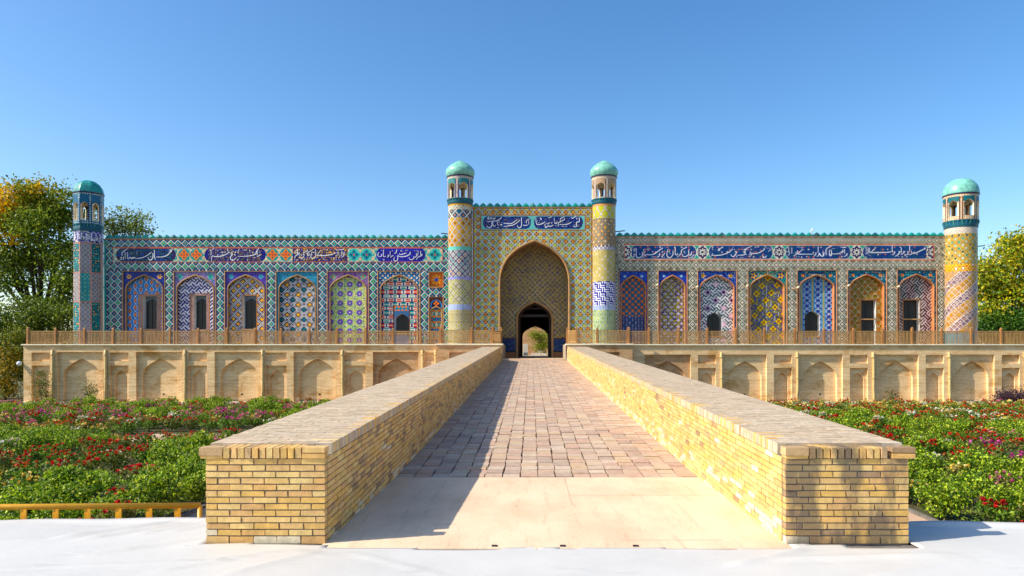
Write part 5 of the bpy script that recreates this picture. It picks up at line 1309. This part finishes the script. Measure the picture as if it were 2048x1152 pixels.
# ================================================================= planting
def leaf_cards(C, size, nrm=None, asp=.55, up=.0, r=rng):
    """one kite-shaped, slightly folded leaf per centre -> verts, quad faces"""
    n = len(C); d = r.normal(size=(n, 3)); d[:, 2] += up; d /= np.linalg.norm(d, axis=1)[:, None]
    e = np.cross(d, r.normal(size=(n, 3))); e /= np.maximum(np.linalg.norm(e, axis=1), 1e-6)[:, None]
    s = (size*(.65+.7*r.rand(n)))[:, None]
    nn = np.cross(d, e)
    a, b = C-d*s*.5, C+d*s*.5; m = C+d*s*.05
    V = np.stack([a, m+e*s*asp*.5+nn*s*.08, b, m-e*s*asp*.5+nn*s*.08], 1).reshape(-1, 3)
    return V, np.arange(4*n).reshape(-1, 4)
def mixcol(n, cols, w=None, jit=.25, r=rng):
    c = lin(np.array(cols))[r.choice(len(cols), n, p=w)]; return c*(1+jit*(r.rand(n, 1)*2-1))

def blossoms(C, size, cols, r=rng):
    """small open roses: two tiers of cupped petals"""
    V, Fc, K = [], [], []
    tpl_v, tpl_f = [(0, 0, -.35)], []
    for tier, (rr, z, off) in enumerate(((.50, .16, 0), (.28, .34, .6))):
        o = len(tpl_v)
        for k in range(5):
            a = 2*math.pi*k/5+off; b = a+math.pi/5
            tpl_v += [(rr*math.cos(a), rr*math.sin(a), z), (rr*.8*math.cos(b), rr*.8*math.sin(b), z-.14)]
        for k in range(10): tpl_f.append((0, o+k, o+(k+1) % 10))
        if tier: tpl_v.append((0, 0, .22)); c = len(tpl_v)-1; tpl_f += [(o+k, o+(k+1) % 10, c) for k in range(10)]
    tv, tf = np.array(tpl_v), np.array(tpl_f)
    n = len(C); q = r.normal(size=(n, 3))*.35+np.array([0, -.25, 1.]); q /= np.linalg.norm(q, axis=1)[:, None]
    e = np.cross(q, r.normal(size=(n, 3))); e /= np.linalg.norm(e, axis=1)[:, None]; g = np.cross(q, e)
    s = (size*(.7+.6*r.rand(n)))[:, None, None]
    V = C[:, None, :]+s*(tv[None, :, 0:1]*e[:, None]+tv[None, :, 1:2]*g[:, None]+tv[None, :, 2:3]*q[:, None])
    Fc = (np.arange(n)[:, None, None]*len(tv)+tf[None]).reshape(-1, 3)
    col = np.repeat(mixcol(n, cols, jit=.2, r=r), len(tf), 0)*(.8+.35*r.rand(n*len(tf), 1))
    return V.reshape(-1, 3), Fc, col

GREENS = [(.36, .50, .11), (.44, .58, .13), (.28, .42, .10), (.54, .64, .18), (.40, .50, .15)]
ROSEG = [(.38, .46, .14), (.46, .52, .16), (.30, .38, .12), (.54, .54, .22), (.58, .50, .26)]
PETALS = {'red': [(.80, .06, .07), (.88, .12, .10), (.66, .04, .06)], 'pink': [(.88, .42, .58), (.92, .60, .66), (.80, .30, .50)], 'magenta': [(.80, .18, .56), (.70, .12, .50), (.88, .40, .70)],
          'yellow': [(.93, .82, .38), (.95, .88, .60), (.90, .72, .22)], 'white': [(.94, .90, .80), (.95, .93, .90), (.92, .84, .72)], 'orange': [(.90, .40, .16), (.92, .52, .26), (.86, .28, .14)]}
def bush_points(n, r, h, lumps, rg):
    L = rg.rand(lumps, 3)*np.array([2, 2, .55])+np.array([-1, -1, .35]); L[:, :2] *= r*.62; L[:, 2] *= h
    k = rg.randint(lumps, size=n); d = rg.normal(size=(n, 3)); d /= np.linalg.norm(d, axis=1)[:, None]
    rad = np.array([r*.5, r*.5, h*.34]); P = L[k]+d*rad*(rg.rand(n, 1)**.45)
    P[:, 2] = np.maximum(P[:, 2], .06+.1*rg.rand(n)); return P
def make_rose(kind, seed, nleaf=520, nb=18):
    rg = np.random.RandomState(seed); r, h = rg.uniform(.48, .62), rg.uniform(.66, .86)
    P = bush_points(nleaf, r, h, 7, rg); V, Fc = leaf_cards(P, .105, up=.25, r=rg)
    fol = mesh_np('foliage', V, Fc, M['leaf'], mixcol(nleaf, ROSEG if seed % 2 else GREENS, r=rg))
    T = P[np.argsort(-P[:, 2]-.25*rg.rand(len(P)))][:nb*5]; T = T[rg.permutation(len(T))[:nb]]; T = T+np.array([0, 0, .05])
    V, Fc, c = blossoms(T, .12, PETALS[kind], rg); bl = mesh_np('blossoms', V, Fc, M['petal'], c)
    st = []
    for k in range(6):
        a = rg.rand()*6.28; e = P[rg.randint(len(P))]; st.append(([(0.05*math.cos(a), .05*math.sin(a), 0), (e[0]*.5, e[1]*.5, e[2]*.55), tuple(e)], [.014, .010, .005]))
    sv, sf = [], []
    for p, rr in st:
        v, f = tube(p, rr, 4, cap=False); o = len(sv); sv += v; sf += [tuple(i+o for i in q) for q in f]
    return fol, bl, mesh_py('stems', sv, sf, M['bark'])
def make_shrub(seed):
    rg = np.random.RandomState(seed); P = bush_points(2300, .78, .95, 9, rg); V, Fc = leaf_cards(P, .092, up=.7, asp=.62, r=rg)
    br = (.75+.5*np.clip(P[:, 2:3], 0, 1)); return mesh_np('foliage', V, Fc, M['leaf'], mixcol(len(P), [(.50, .62, .09), (.62, .73, .12), (.30, .42, .07), (.74, .78, .20), (.24, .36, .06)], jit=.35, r=rg))
roses = {k: [make_rose(k, 100+17*i+j) for j in range(3)] for i, k in enumerate(PETALS)}
shrubs = [make_shrub(300+i) for i in range(4)]

def proj(x, y, z): return VX+x*F/y, VY+(EYE-z)*F/y
cand = []
def kind_left(px_, py_, Y):
    h = rng.rand()
    if rng.rand() < .16: return 'rose:'+['red', 'pink', 'orange', 'red', 'yellow', 'magenta'][rng.randint(6)]
    if py_ > 1010: return 'rose:yellow' if (px_ > 290 and h < .5) else ('rose:pink' if h < .15 else ('rose:red' if (h < .45 and px_ > 120) else 'shrub'))
    if py_ > 935: return ('rose:orange' if h < .6 else 'rose:yellow') if px_ < 70 and py_ < 975 else ('rose:yellow' if (px_ > 310 and h < .4 and py_ > 965) else 'shrub')
    if py_ > 885: return 'shrub' if px_ > 320 and h < .75 else ('rose:red' if h < .78 else ('rose:white' if h < .88 else ('rose:pink' if h < .95 else 'shrub')))
    if py_ > 858: return 'shrub' if px_ < 235 else ('rose:orange' if h < .4 else 'rose:red' if h < .75 else 'rose:yellow')
    if py_ > 836: return 'rose:red' if px_ < 70 and h < .5 else ['rose:white', 'rose:red', 'rose:pink', 'rose:yellow'][int(h*4)]
    if py_ > 812: return ['rose:magenta', 'rose:pink', 'shrub', 'rose:pink', 'rose:red'][int(h*5)]
    return ['rose:pink', 'rose:red', 'shrub', 'rose:orange', 'rose:yellow', 'rose:pink'][int(h*6)]
def kind_right(px_, py_, Y):
    h = rng.rand()
    if rng.rand() < .18 and px_ > 1860: return 'rose:'+['red', 'red', 'white', 'red', 'yellow', 'pink'][rng.randint(6)]
    if py_ > 1000: return 'none' if px_ < 1885 else ['rose:red', 'rose:yellow', 'rose:red', 'rose:white'][int(h*4)]
    if py_ > 925: return 'shrub' if h < .93 else 'rose:yellow'
    if py_ > 872: return (['rose:pink', 'rose:magenta', 'rose:red'][int(h*3)] if px_ > 1905 else ('rose:red' if h < .7 else 'shrub' if h < .85 else 'rose:white'))
    if py_ > 848: return 'shrub' if h < .55 else ('rose:red' if h < .85 else 'rose:yellow')
    if py_ > 825: return ('shrub' if px_ < 1760 and h < .5 else ['rose:red', 'rose:yellow', 'rose:orange', 'rose:red', 'rose:white'][int(h*5)])
    return ['rose:red', 'rose:yellow', 'rose:orange', 'rose:white', 'rose:yellow', 'rose:red'][int(h*6)]
y = 13.6; row = 0
ORD = ['first', 'second', 'third', 'fourth', 'fifth', 'sixth', 'seventh', 'eighth', 'ninth', 'tenth', 'eleventh', 'twelfth', 'thirteenth', 'fourteenth', 'fifteenth', 'sixteenth', 'seventeenth', 'eighteenth', 'nineteenth', 'twentieth']
ORD += ['twenty-'+o for o in ORD[:9]]+['thirtieth']+['thirty-'+o for o in ORD[:9]]
while y < 52.6:
    row += 1
    step = 1.16 if y < 33 else 1.12
    for side in (-1, 1):
        x = 10.1 if side < 0 else 11.3
        lim = y*(.80 if side < 0 else .74)+1.2; coln = 0
        while x < lim:
            X_, Y_ = side*x+rng.uniform(-.22, .22), y+rng.uniform(-.25, .25)
            pxx, pyy = proj(X_, Y_, -1.85)
            skip = side < 0 and (31.6 < Y_ < 37.2) and X_ > -21.0
            if not skip and 13 < Y_ < 52.9:
                k = (kind_left if side < 0 else kind_right)(pxx, pyy, Y_)
                if k != 'none': coln += 1; cand.append((Y_, X_, k, row, coln))
            x += step*rng.uniform(.85, 1.15)
    y += step*(1.38 if y < 33 else 1.1)
cand.sort()
LAB = {'red': 'red rose bush', 'pink': 'pale pink rose bush', 'magenta': 'magenta rose bush', 'yellow': 'yellow rose bush', 'white': 'cream white rose bush', 'orange': 'orange rose bush'}
nr = ns = 0; rest = []
for Y_, X_, k, rw, cn in cand:
    if k == 'shrub' and ns < 200:
        ns += 1
        t = thing('green_shrub', (X_, Y_, GZ), 'green flowerless shrub %s of the ramp, %s row back, %s from the path' % ('left' if X_ < 0 else 'right', ORD[rw-1], ORD[cn-1]), 'shrub', 'green shrubs %s of the ramp' % ('left' if X_ < 0 else 'right'))
        o = bpy.data.objects.new('foliage', shrubs[rng.randint(4)]); COL.objects.link(o); o.parent = t
        s = rng.uniform(.85, 1.12); o.scale = (s, s, s*rng.uniform(.85, 1.1)); o.rotation_euler = (0, 0, rng.rand()*6.28)
    elif k.startswith('rose') and nr < 290:
        nr += 1; c = k[5:]; sd = 'left' if X_ < 0 else 'right'
        t = thing('rose_bush', (X_, Y_, GZ), LAB[c]+' %s of the ramp, %s row back, %s from the path' % (sd, ORD[rw-1], ORD[cn-1]), 'rose bush', '%s rose bushes %s of the ramp' % (c, sd))
        t.rotation_euler = (0, 0, rng.rand()*6.28); s = rng.uniform(.85, 1.15); t.scale = (s, s, s*rng.uniform(.85, 1.1))
        for nm, me in zip(('foliage', 'blossoms', 'stems'), roses[c][rng.randint(3)]):
            o = bpy.data.objects.new(nm, me); COL.objects.link(o); o.parent = t
    else: rest.append((Y_, X_, k))
FV, FF, FCc, BV, BF, BC = [], [], [], [], [], []; fo = bo = 0
for Y_, X_, k in rest:
    n = 190 if k != 'shrub' else 240
    h = rng.uniform(.55, .85); P = bush_points(n, .60, h, 5, rng)+np.array([X_, Y_, GZ])
    V, Fc = leaf_cards(P, .14, up=.9); FV.append(V); FF.append(Fc+fo); fo += len(V)
    FCc.append(mixcol(n, [(.42, .56, .13), (.50, .60, .16), (.34, .46, .12), (.58, .60, .22), (.48, .50, .2)] if k != 'shrub' else [(.42, .62, .10), (.52, .70, .12), (.34, .54, .09)]))
    if k != 'shrub':
        T = P[np.argsort(-P[:, 2])][:45]; T = T[rng.permutation(45)[:11]]+np.array([0, 0, .05])
        V, Fc, c = blossoms(T, .13, PETALS[k[5:]]); BV.append(V); BF.append(Fc+bo); bo += len(V); BC.append(c)
put('far_rose_foliage', mesh_np('far_rose_foliage', np.concatenate(FV), np.concatenate(FF), M['leaf'], np.concatenate(FCc)), kind='stuff', label='far rose bed foliage in front of the terrace walls', cat='rose bed')
put('far_rose_blossoms', mesh_np('far_rose_blossoms', np.concatenate(BV), np.concatenate(BF), M['petal'], np.concatenate(BC)), kind='stuff', label='red, pink, white and yellow blossoms of the far rose beds', cat='flowers')

# low grass and leaf litter between the bushes
n = 26000
gx = np.where(rng.rand(n) < .5, -9.5-rng.rand(n)**1.2*30, 10.7+rng.rand(n)**1.2*30); gy = 12+rng.rand(n)**1.3*40
sel = ~((gx < 0) & (gx > -20.6) & (gy > 33.6) & (gy < 37)); gx, gy = gx[sel], gy[sel]; n = len(gx)
P = np.stack([gx, gy, GZ+.04+.10*rng.rand(n)], 1); V, Fc = leaf_cards(P, .16, up=1.6, asp=.25)
put('bed_grass', mesh_np('bed_grass', V, Fc, M['leaf'], mixcol(n, [(.34, .42, .14), (.46, .44, .20), (.55, .48, .28), (.26, .36, .10)])), kind='stuff', label='short grass and dry leaves between the bushes', cat='grass')

# ---- trees
def tree(label, base_, top, blobs, nleaf, cols, size, w=None, seed=1, trunk_r=.35, fork=.35, hot=None, cat='tree', name='broadleaf_tree', group=None):
    """blobs: (x,y,z,r) world; hot: ((x,y,z),radius,colours)"""
    rg = np.random.RandomState(seed); t = thing(name, base_, label, cat, group)
    B = np.array([b[:4] for b in blobs]); vol = B[:, 3]**2.2; pk = rg.choice(len(B), nleaf, p=vol/vol.sum())
    # leaves gather in sprays round twig ends inside every blob
    ntw = max(60, nleaf//75); tk = rg.choice(len(B), ntw, p=vol/vol.sum())
    d = rg.normal(size=(ntw, 3)); d /= np.linalg.norm(d, axis=1)[:, None]
    tw = B[tk, :3]+d*B[tk, 3:4]*(rg.rand(ntw, 1)**.38)*np.array([1, 1, .85])
    k = rg.randint(ntw, size=nleaf); P = tw[k]+rg.normal(size=(nleaf, 3))*size*np.array([2.3, 2.3, 1.5])
    V, Fc = leaf_cards(P, size, up=.3, asp=.6, r=rg); c = mixcol(nleaf, cols, w, .3, rg)
    twc = (.75+.5*rg.rand(ntw, 1))[k]; c = c*twc
    if hot:
        for (hc, hr, hcol) in hot:
            m = (np.linalg.norm(P-np.array(hc), axis=1) < hr*(.7+.6*rg.rand(nleaf))) & (rg.rand(nleaf) < .85)
            c[m] = mixcol(int(m.sum()), hcol, r=rg)
    put('crown', mesh_np('crown', V, Fc, M['leaf'], c), t)
    b = Vector(base_); f = b+(Vector(top)-b)*fork; lst = [([b, b+(f-b)*.5+Vector((.1, 0, 0)), f], [trunk_r*1.25, trunk_r, trunk_r*.85])]
    for q in blobs:
        e = Vector(q[:3]); mid = f+(e-f)*.5+Vector((rg.uniform(-.4, .4), rg.uniform(-.4, .4), rg.uniform(.1, .8)))
        lst.append(([f-(f-b)*.05, mid, e], [trunk_r*.6, trunk_r*.35, trunk_r*.08]))
        for j in range(3):
            g = e+Vector(rg.normal(size=3))*q[3]*.6; lst.append(([mid+(e-mid)*.3*j, (e+g)/2, g], [trunk_r*.16, trunk_r*.10, .02]))
    tubes('trunk', lst, M['bark'], t, n=7)
    return t
def bl(px_, py_, Y, rpx): return (wx(px_, Y), Y, wz(py_, Y), rpx*Y/F)
TG = [(.30, .38, .09), (.40, .46, .11), (.22, .30, .08), (.48, .52, .14), (.34, .36, .12)]
YG = [(.95, .74, .06), (.97, .82, .10), (.88, .70, .08)]
Y = 74.
tree('tall poplar-like tree with yellowing top beyond the left tower', (wx(76, Y), Y, GZ), (wx(78, Y), Y, wz(420, Y)),
     [bl(40, 405, Y, 42), bl(95, 400, Y+1, 44), bl(15, 440, Y, 40), bl(70, 455, Y-1, 42), bl(125, 440, Y+1, 36), bl(-25, 420, Y, 45), bl(120, 500, Y, 38), bl(135, 560, Y, 34), bl(30, 505, Y, 34), bl(20, 560, Y-1, 34), bl(120, 610, Y, 34), bl(-30, 520, Y, 44), bl(70, 520, Y+2, 26)],
     29000, [(.40, .50, .11), (.50, .60, .13), (.30, .40, .10), (.60, .66, .16), (.46, .50, .14)], .34, seed=5, trunk_r=.42, fork=.33, hot=[((wx(75, Y), Y-1, wz(385, Y)), 3.0, [(.62, .60, .10), (.50, .54, .12)]), ((wx(-15, Y), Y-1, wz(430, Y)), 2.3, YG), ((wx(15, Y), Y-1, wz(405, Y)), 2.2, YG), ((wx(40, Y), Y-1.5, wz(483, Y)), 1.1, YG), ((wx(100, Y), Y-1.5, wz(378, Y)), 1.2, YG)])
Y = 80.
tree('dark green tree top showing between left tower and roof', (wx(245, Y), Y, GZ), (wx(248, Y), Y, wz(430, Y)),
     [bl(228, 450, Y, 26), bl(252, 432, Y, 24), bl(275, 445, Y, 22), bl(245, 480, Y, 34), bl(218, 430, Y, 18), bl(285, 460, Y, 16), bl(255, 520, Y, 40)], 5200, [(.40, .48, .14), (.50, .56, .18), (.30, .38, .12), (.56, .60, .22)], .28, seed=6, trunk_r=.3, fork=.5)
Y = 66.
tree('dense low dark tree filling the gap left of the terrace', (wx(12, Y), Y, GZ), (wx(12, Y), Y, wz(650, Y)),
     [bl(-10, 640, Y, 34), bl(30, 655, Y, 26), bl(90, 640, Y+3, 34), bl(130, 630, Y+3, 26), bl(-40, 690, Y, 40), bl(20, 690, Y+1, 24), bl(60, 610, Y+4, 26), bl(90, 680, Y+3, 30), bl(140, 675, Y+3, 26), bl(55, 670, Y+3, 26)], 13000, [(.32, .42, .10), (.42, .50, .12), (.24, .34, .09), (.50, .56, .15)], .28, seed=8, trunk_r=.25, fork=.4)
Y = 62.
for q, (px_, py_, cc, lb) in enumerate(((10, 735, [(.42, .44, .08), (.62, .52, .10), (.30, .36, .08), (.70, .60, .14)], 'yellow-green sapling group left of the terrace wall'), (32, 700, [(.40, .46, .08), (.55, .55, .12), (.32, .40, .08)], 'light green sapling hugging the end of the terrace wall'), (-25, 740, [(.40, .48, .10), (.50, .56, .14), (.32, .40, .10)], 'green sapling at the left edge of the picture'))):
    tree(lb, (wx(px_, Y), Y+q, GZ), (wx(px_, Y), Y+q, wz(py_-30, Y)), [bl(px_, py_-25, Y+q, 17), bl(px_+8, py_, Y+q, 16), bl(px_-8, py_+25, Y+q, 18), bl(px_+5, py_+45, Y+q, 14)], 3000, cc, .2, seed=20+q, trunk_r=.09, fork=.3)
Y = 70.
tree('broad yellow-green tree behind the right corner tower', (wx(2020, Y), Y, GZ), (wx(2020, Y), Y, wz(520, Y)),
     [bl(1985, 545, Y, 36), bl(2030, 515, Y, 38), bl(2065, 495, Y+1, 40), bl(2000, 590, Y, 40), bl(2050, 580, Y, 44), bl(1978, 625, Y-1, 28), bl(2020, 635, Y, 36), bl(2085, 560, Y, 50), bl(2035, 488, Y, 22), bl(1968, 560, Y, 22), bl(2110, 500, Y, 50)],
     24000, [(.64, .66, .11), (.78, .73, .11), (.50, .60, .11), (.86, .76, .12), (.40, .52, .10)], .32, seed=11, trunk_r=.4, fork=.3, hot=[((wx(2010, Y), Y, wz(650, Y)), 2.6, TG), ((wx(1985, Y), Y, wz(630, Y)), 1.8, TG)])
Y = 68.
tree('dense green shrub at the foot of the right tree', (wx(2005, Y), Y, TF-.5), (wx(2005, Y), Y, wz(640, Y)), [bl(1975, 655, Y, 22), bl(2010, 648, Y, 24), bl(2045, 645, Y, 26), bl(2080, 650, Y, 26), bl(1985, 685, Y, 26), bl(2025, 685, Y, 28), bl(2065, 685, Y, 28)], 13000, [(.26, .42, .08), (.34, .50, .10), (.20, .34, .07)], .26, seed=12, trunk_r=.15)
# tall weeds against the terrace wall
for q, (px_, h, lb) in enumerate(((82, 3.0, 'tall flowering shrub against the left end of the terrace wall'), (180, 1.9, 'slim weed growing by the second downpipe'), (1783, 1.3, 'small weed sprouting at the foot of the right terrace wall'))):
    Yw = 53.2; x = wx(px_, Yw)
    tree(lb, (x, Yw, GZ), (x, Yw, GZ+h), [(x, Yw, GZ+h*.35, .42*h/2), (x+.1, Yw, GZ+h*.65, .32*h/2), (x, Yw, GZ+h*.9, .2*h/2)], int(500*h), [(.36, .42, .14), (.28, .36, .12), (.46, .46, .2)], .10, seed=40+q, trunk_r=.03, name='tall_weed', cat='plant')
for q, px_ in enumerate((2010, 2038)):
    x = wx(px_, 52.6); tree('dark purple leaved shrub near the right terrace wall, %s of two' % ('left' if q == 0 else 'right'), (x, 52.6, GZ), (x, 52.6, GZ+1.4), [(x, 52.6, GZ+.8, .6), (x+.3, 52.6, GZ+1.1, .45), (x-.35, 52.6, GZ+.9, .45)], 1100, [(.30, .20, .26), (.24, .16, .22), (.36, .26, .30)], .13, seed=50+q, trunk_r=.04, name='purple_shrub', cat='shrub', group='purple shrubs by the right terrace wall')

# ---- lamps and the courtyard seen through the gate
gl = thing('globe_lamp', (wx(46, 54), 54, wz(733, 54)), 'white globe lamp on an arm at the left end of the terrace wall', 'lamp')
cgl = Vector((wx(38.4, 53.8), 53.8, wz(727, 53.8)))
v, f = lathe([(.004, cgl.z-.18)]+[(.18*math.sin(a), cgl.z-.18*math.cos(a)) for a in np.linspace(.2, 2.95, 10)]+[(.004, cgl.z+.18)], 16, cgl.x, cgl.y)
put('globe', mesh_py('globe', v, f, M['lampglass'], smooth=True), gl)
tubes('arm', [([cgl+Vector((.15, .02, 0)), (wx(47, 54), 54.1, cgl.z-.02)], .025), ([cgl-Vector((0, 0, .18)), cgl-Vector((0, 0, .3))], .05)], M['iron'], gl)
cw_ = thing('courtyard_wall', (.2, 92, 1.4), 'sunlit brown courtyard wall seen through the gate passage', 'wall')
box('wall_face', [(-9, 10, 92, 93, 1.3, 9)], M['twall2'], cw_); box('wall_band', [(-9, 10, 91.9, 91.998, 5.4, 5.7)], M['moulding2'], cw_)
Y = 84.
pot = thing('planter', (wx(1084, Y), Y, 1.42), 'white planter tub in the courtyard behind the gate', 'planter')
v, f = lathe([(.30, 1.42), (.36, 1.45), (.52, 1.95), (.56, 2.0), (.50, 2.02), (.46, 1.9)], 20, wx(1084, Y), Y); put('tub', mesh_py('tub', v, f, M['plaster'], smooth=False), pot)
box('tub_base', [(wx(1062, Y), wx(1096, Y), Y-.9, Y-.62, 1.42, 1.72)], M['plaster'], pot)
tree('bright green bushy shrub in the courtyard behind the gate', (wx(1081, Y), Y, 1.9), (wx(1081, Y), Y, wz(665, Y)), [bl(1078, 685, Y, 15), bl(1086, 672, Y, 13), bl(1072, 672, Y, 9), bl(1082, 698, Y, 13), bl(1090, 690, Y, 12)], 3200, [(.52, .56, .06), (.44, .52, .08), (.60, .60, .10), (.36, .46, .08)], .16, seed=31, trunk_r=.06, name='courtyard_shrub', cat='shrub')
Y = 80.
gpost = thing('white_cabinet', (wx(1050, Y), Y, 1.42), 'pale grey cabinet standing inside the gate on the left', 'cabinet')
box('cabinet_body', [(wx(1046, Y), wx(1056, Y), Y, Y+.5, 1.42, wz(688, Y))], M['plaster'], gpost, bevel=.02); box('cabinet_door', [(wx(1047, Y), wx(1055, Y), Y-.02, Y-.002, 1.5, wz(705, Y))], M['winframe'], gpost)
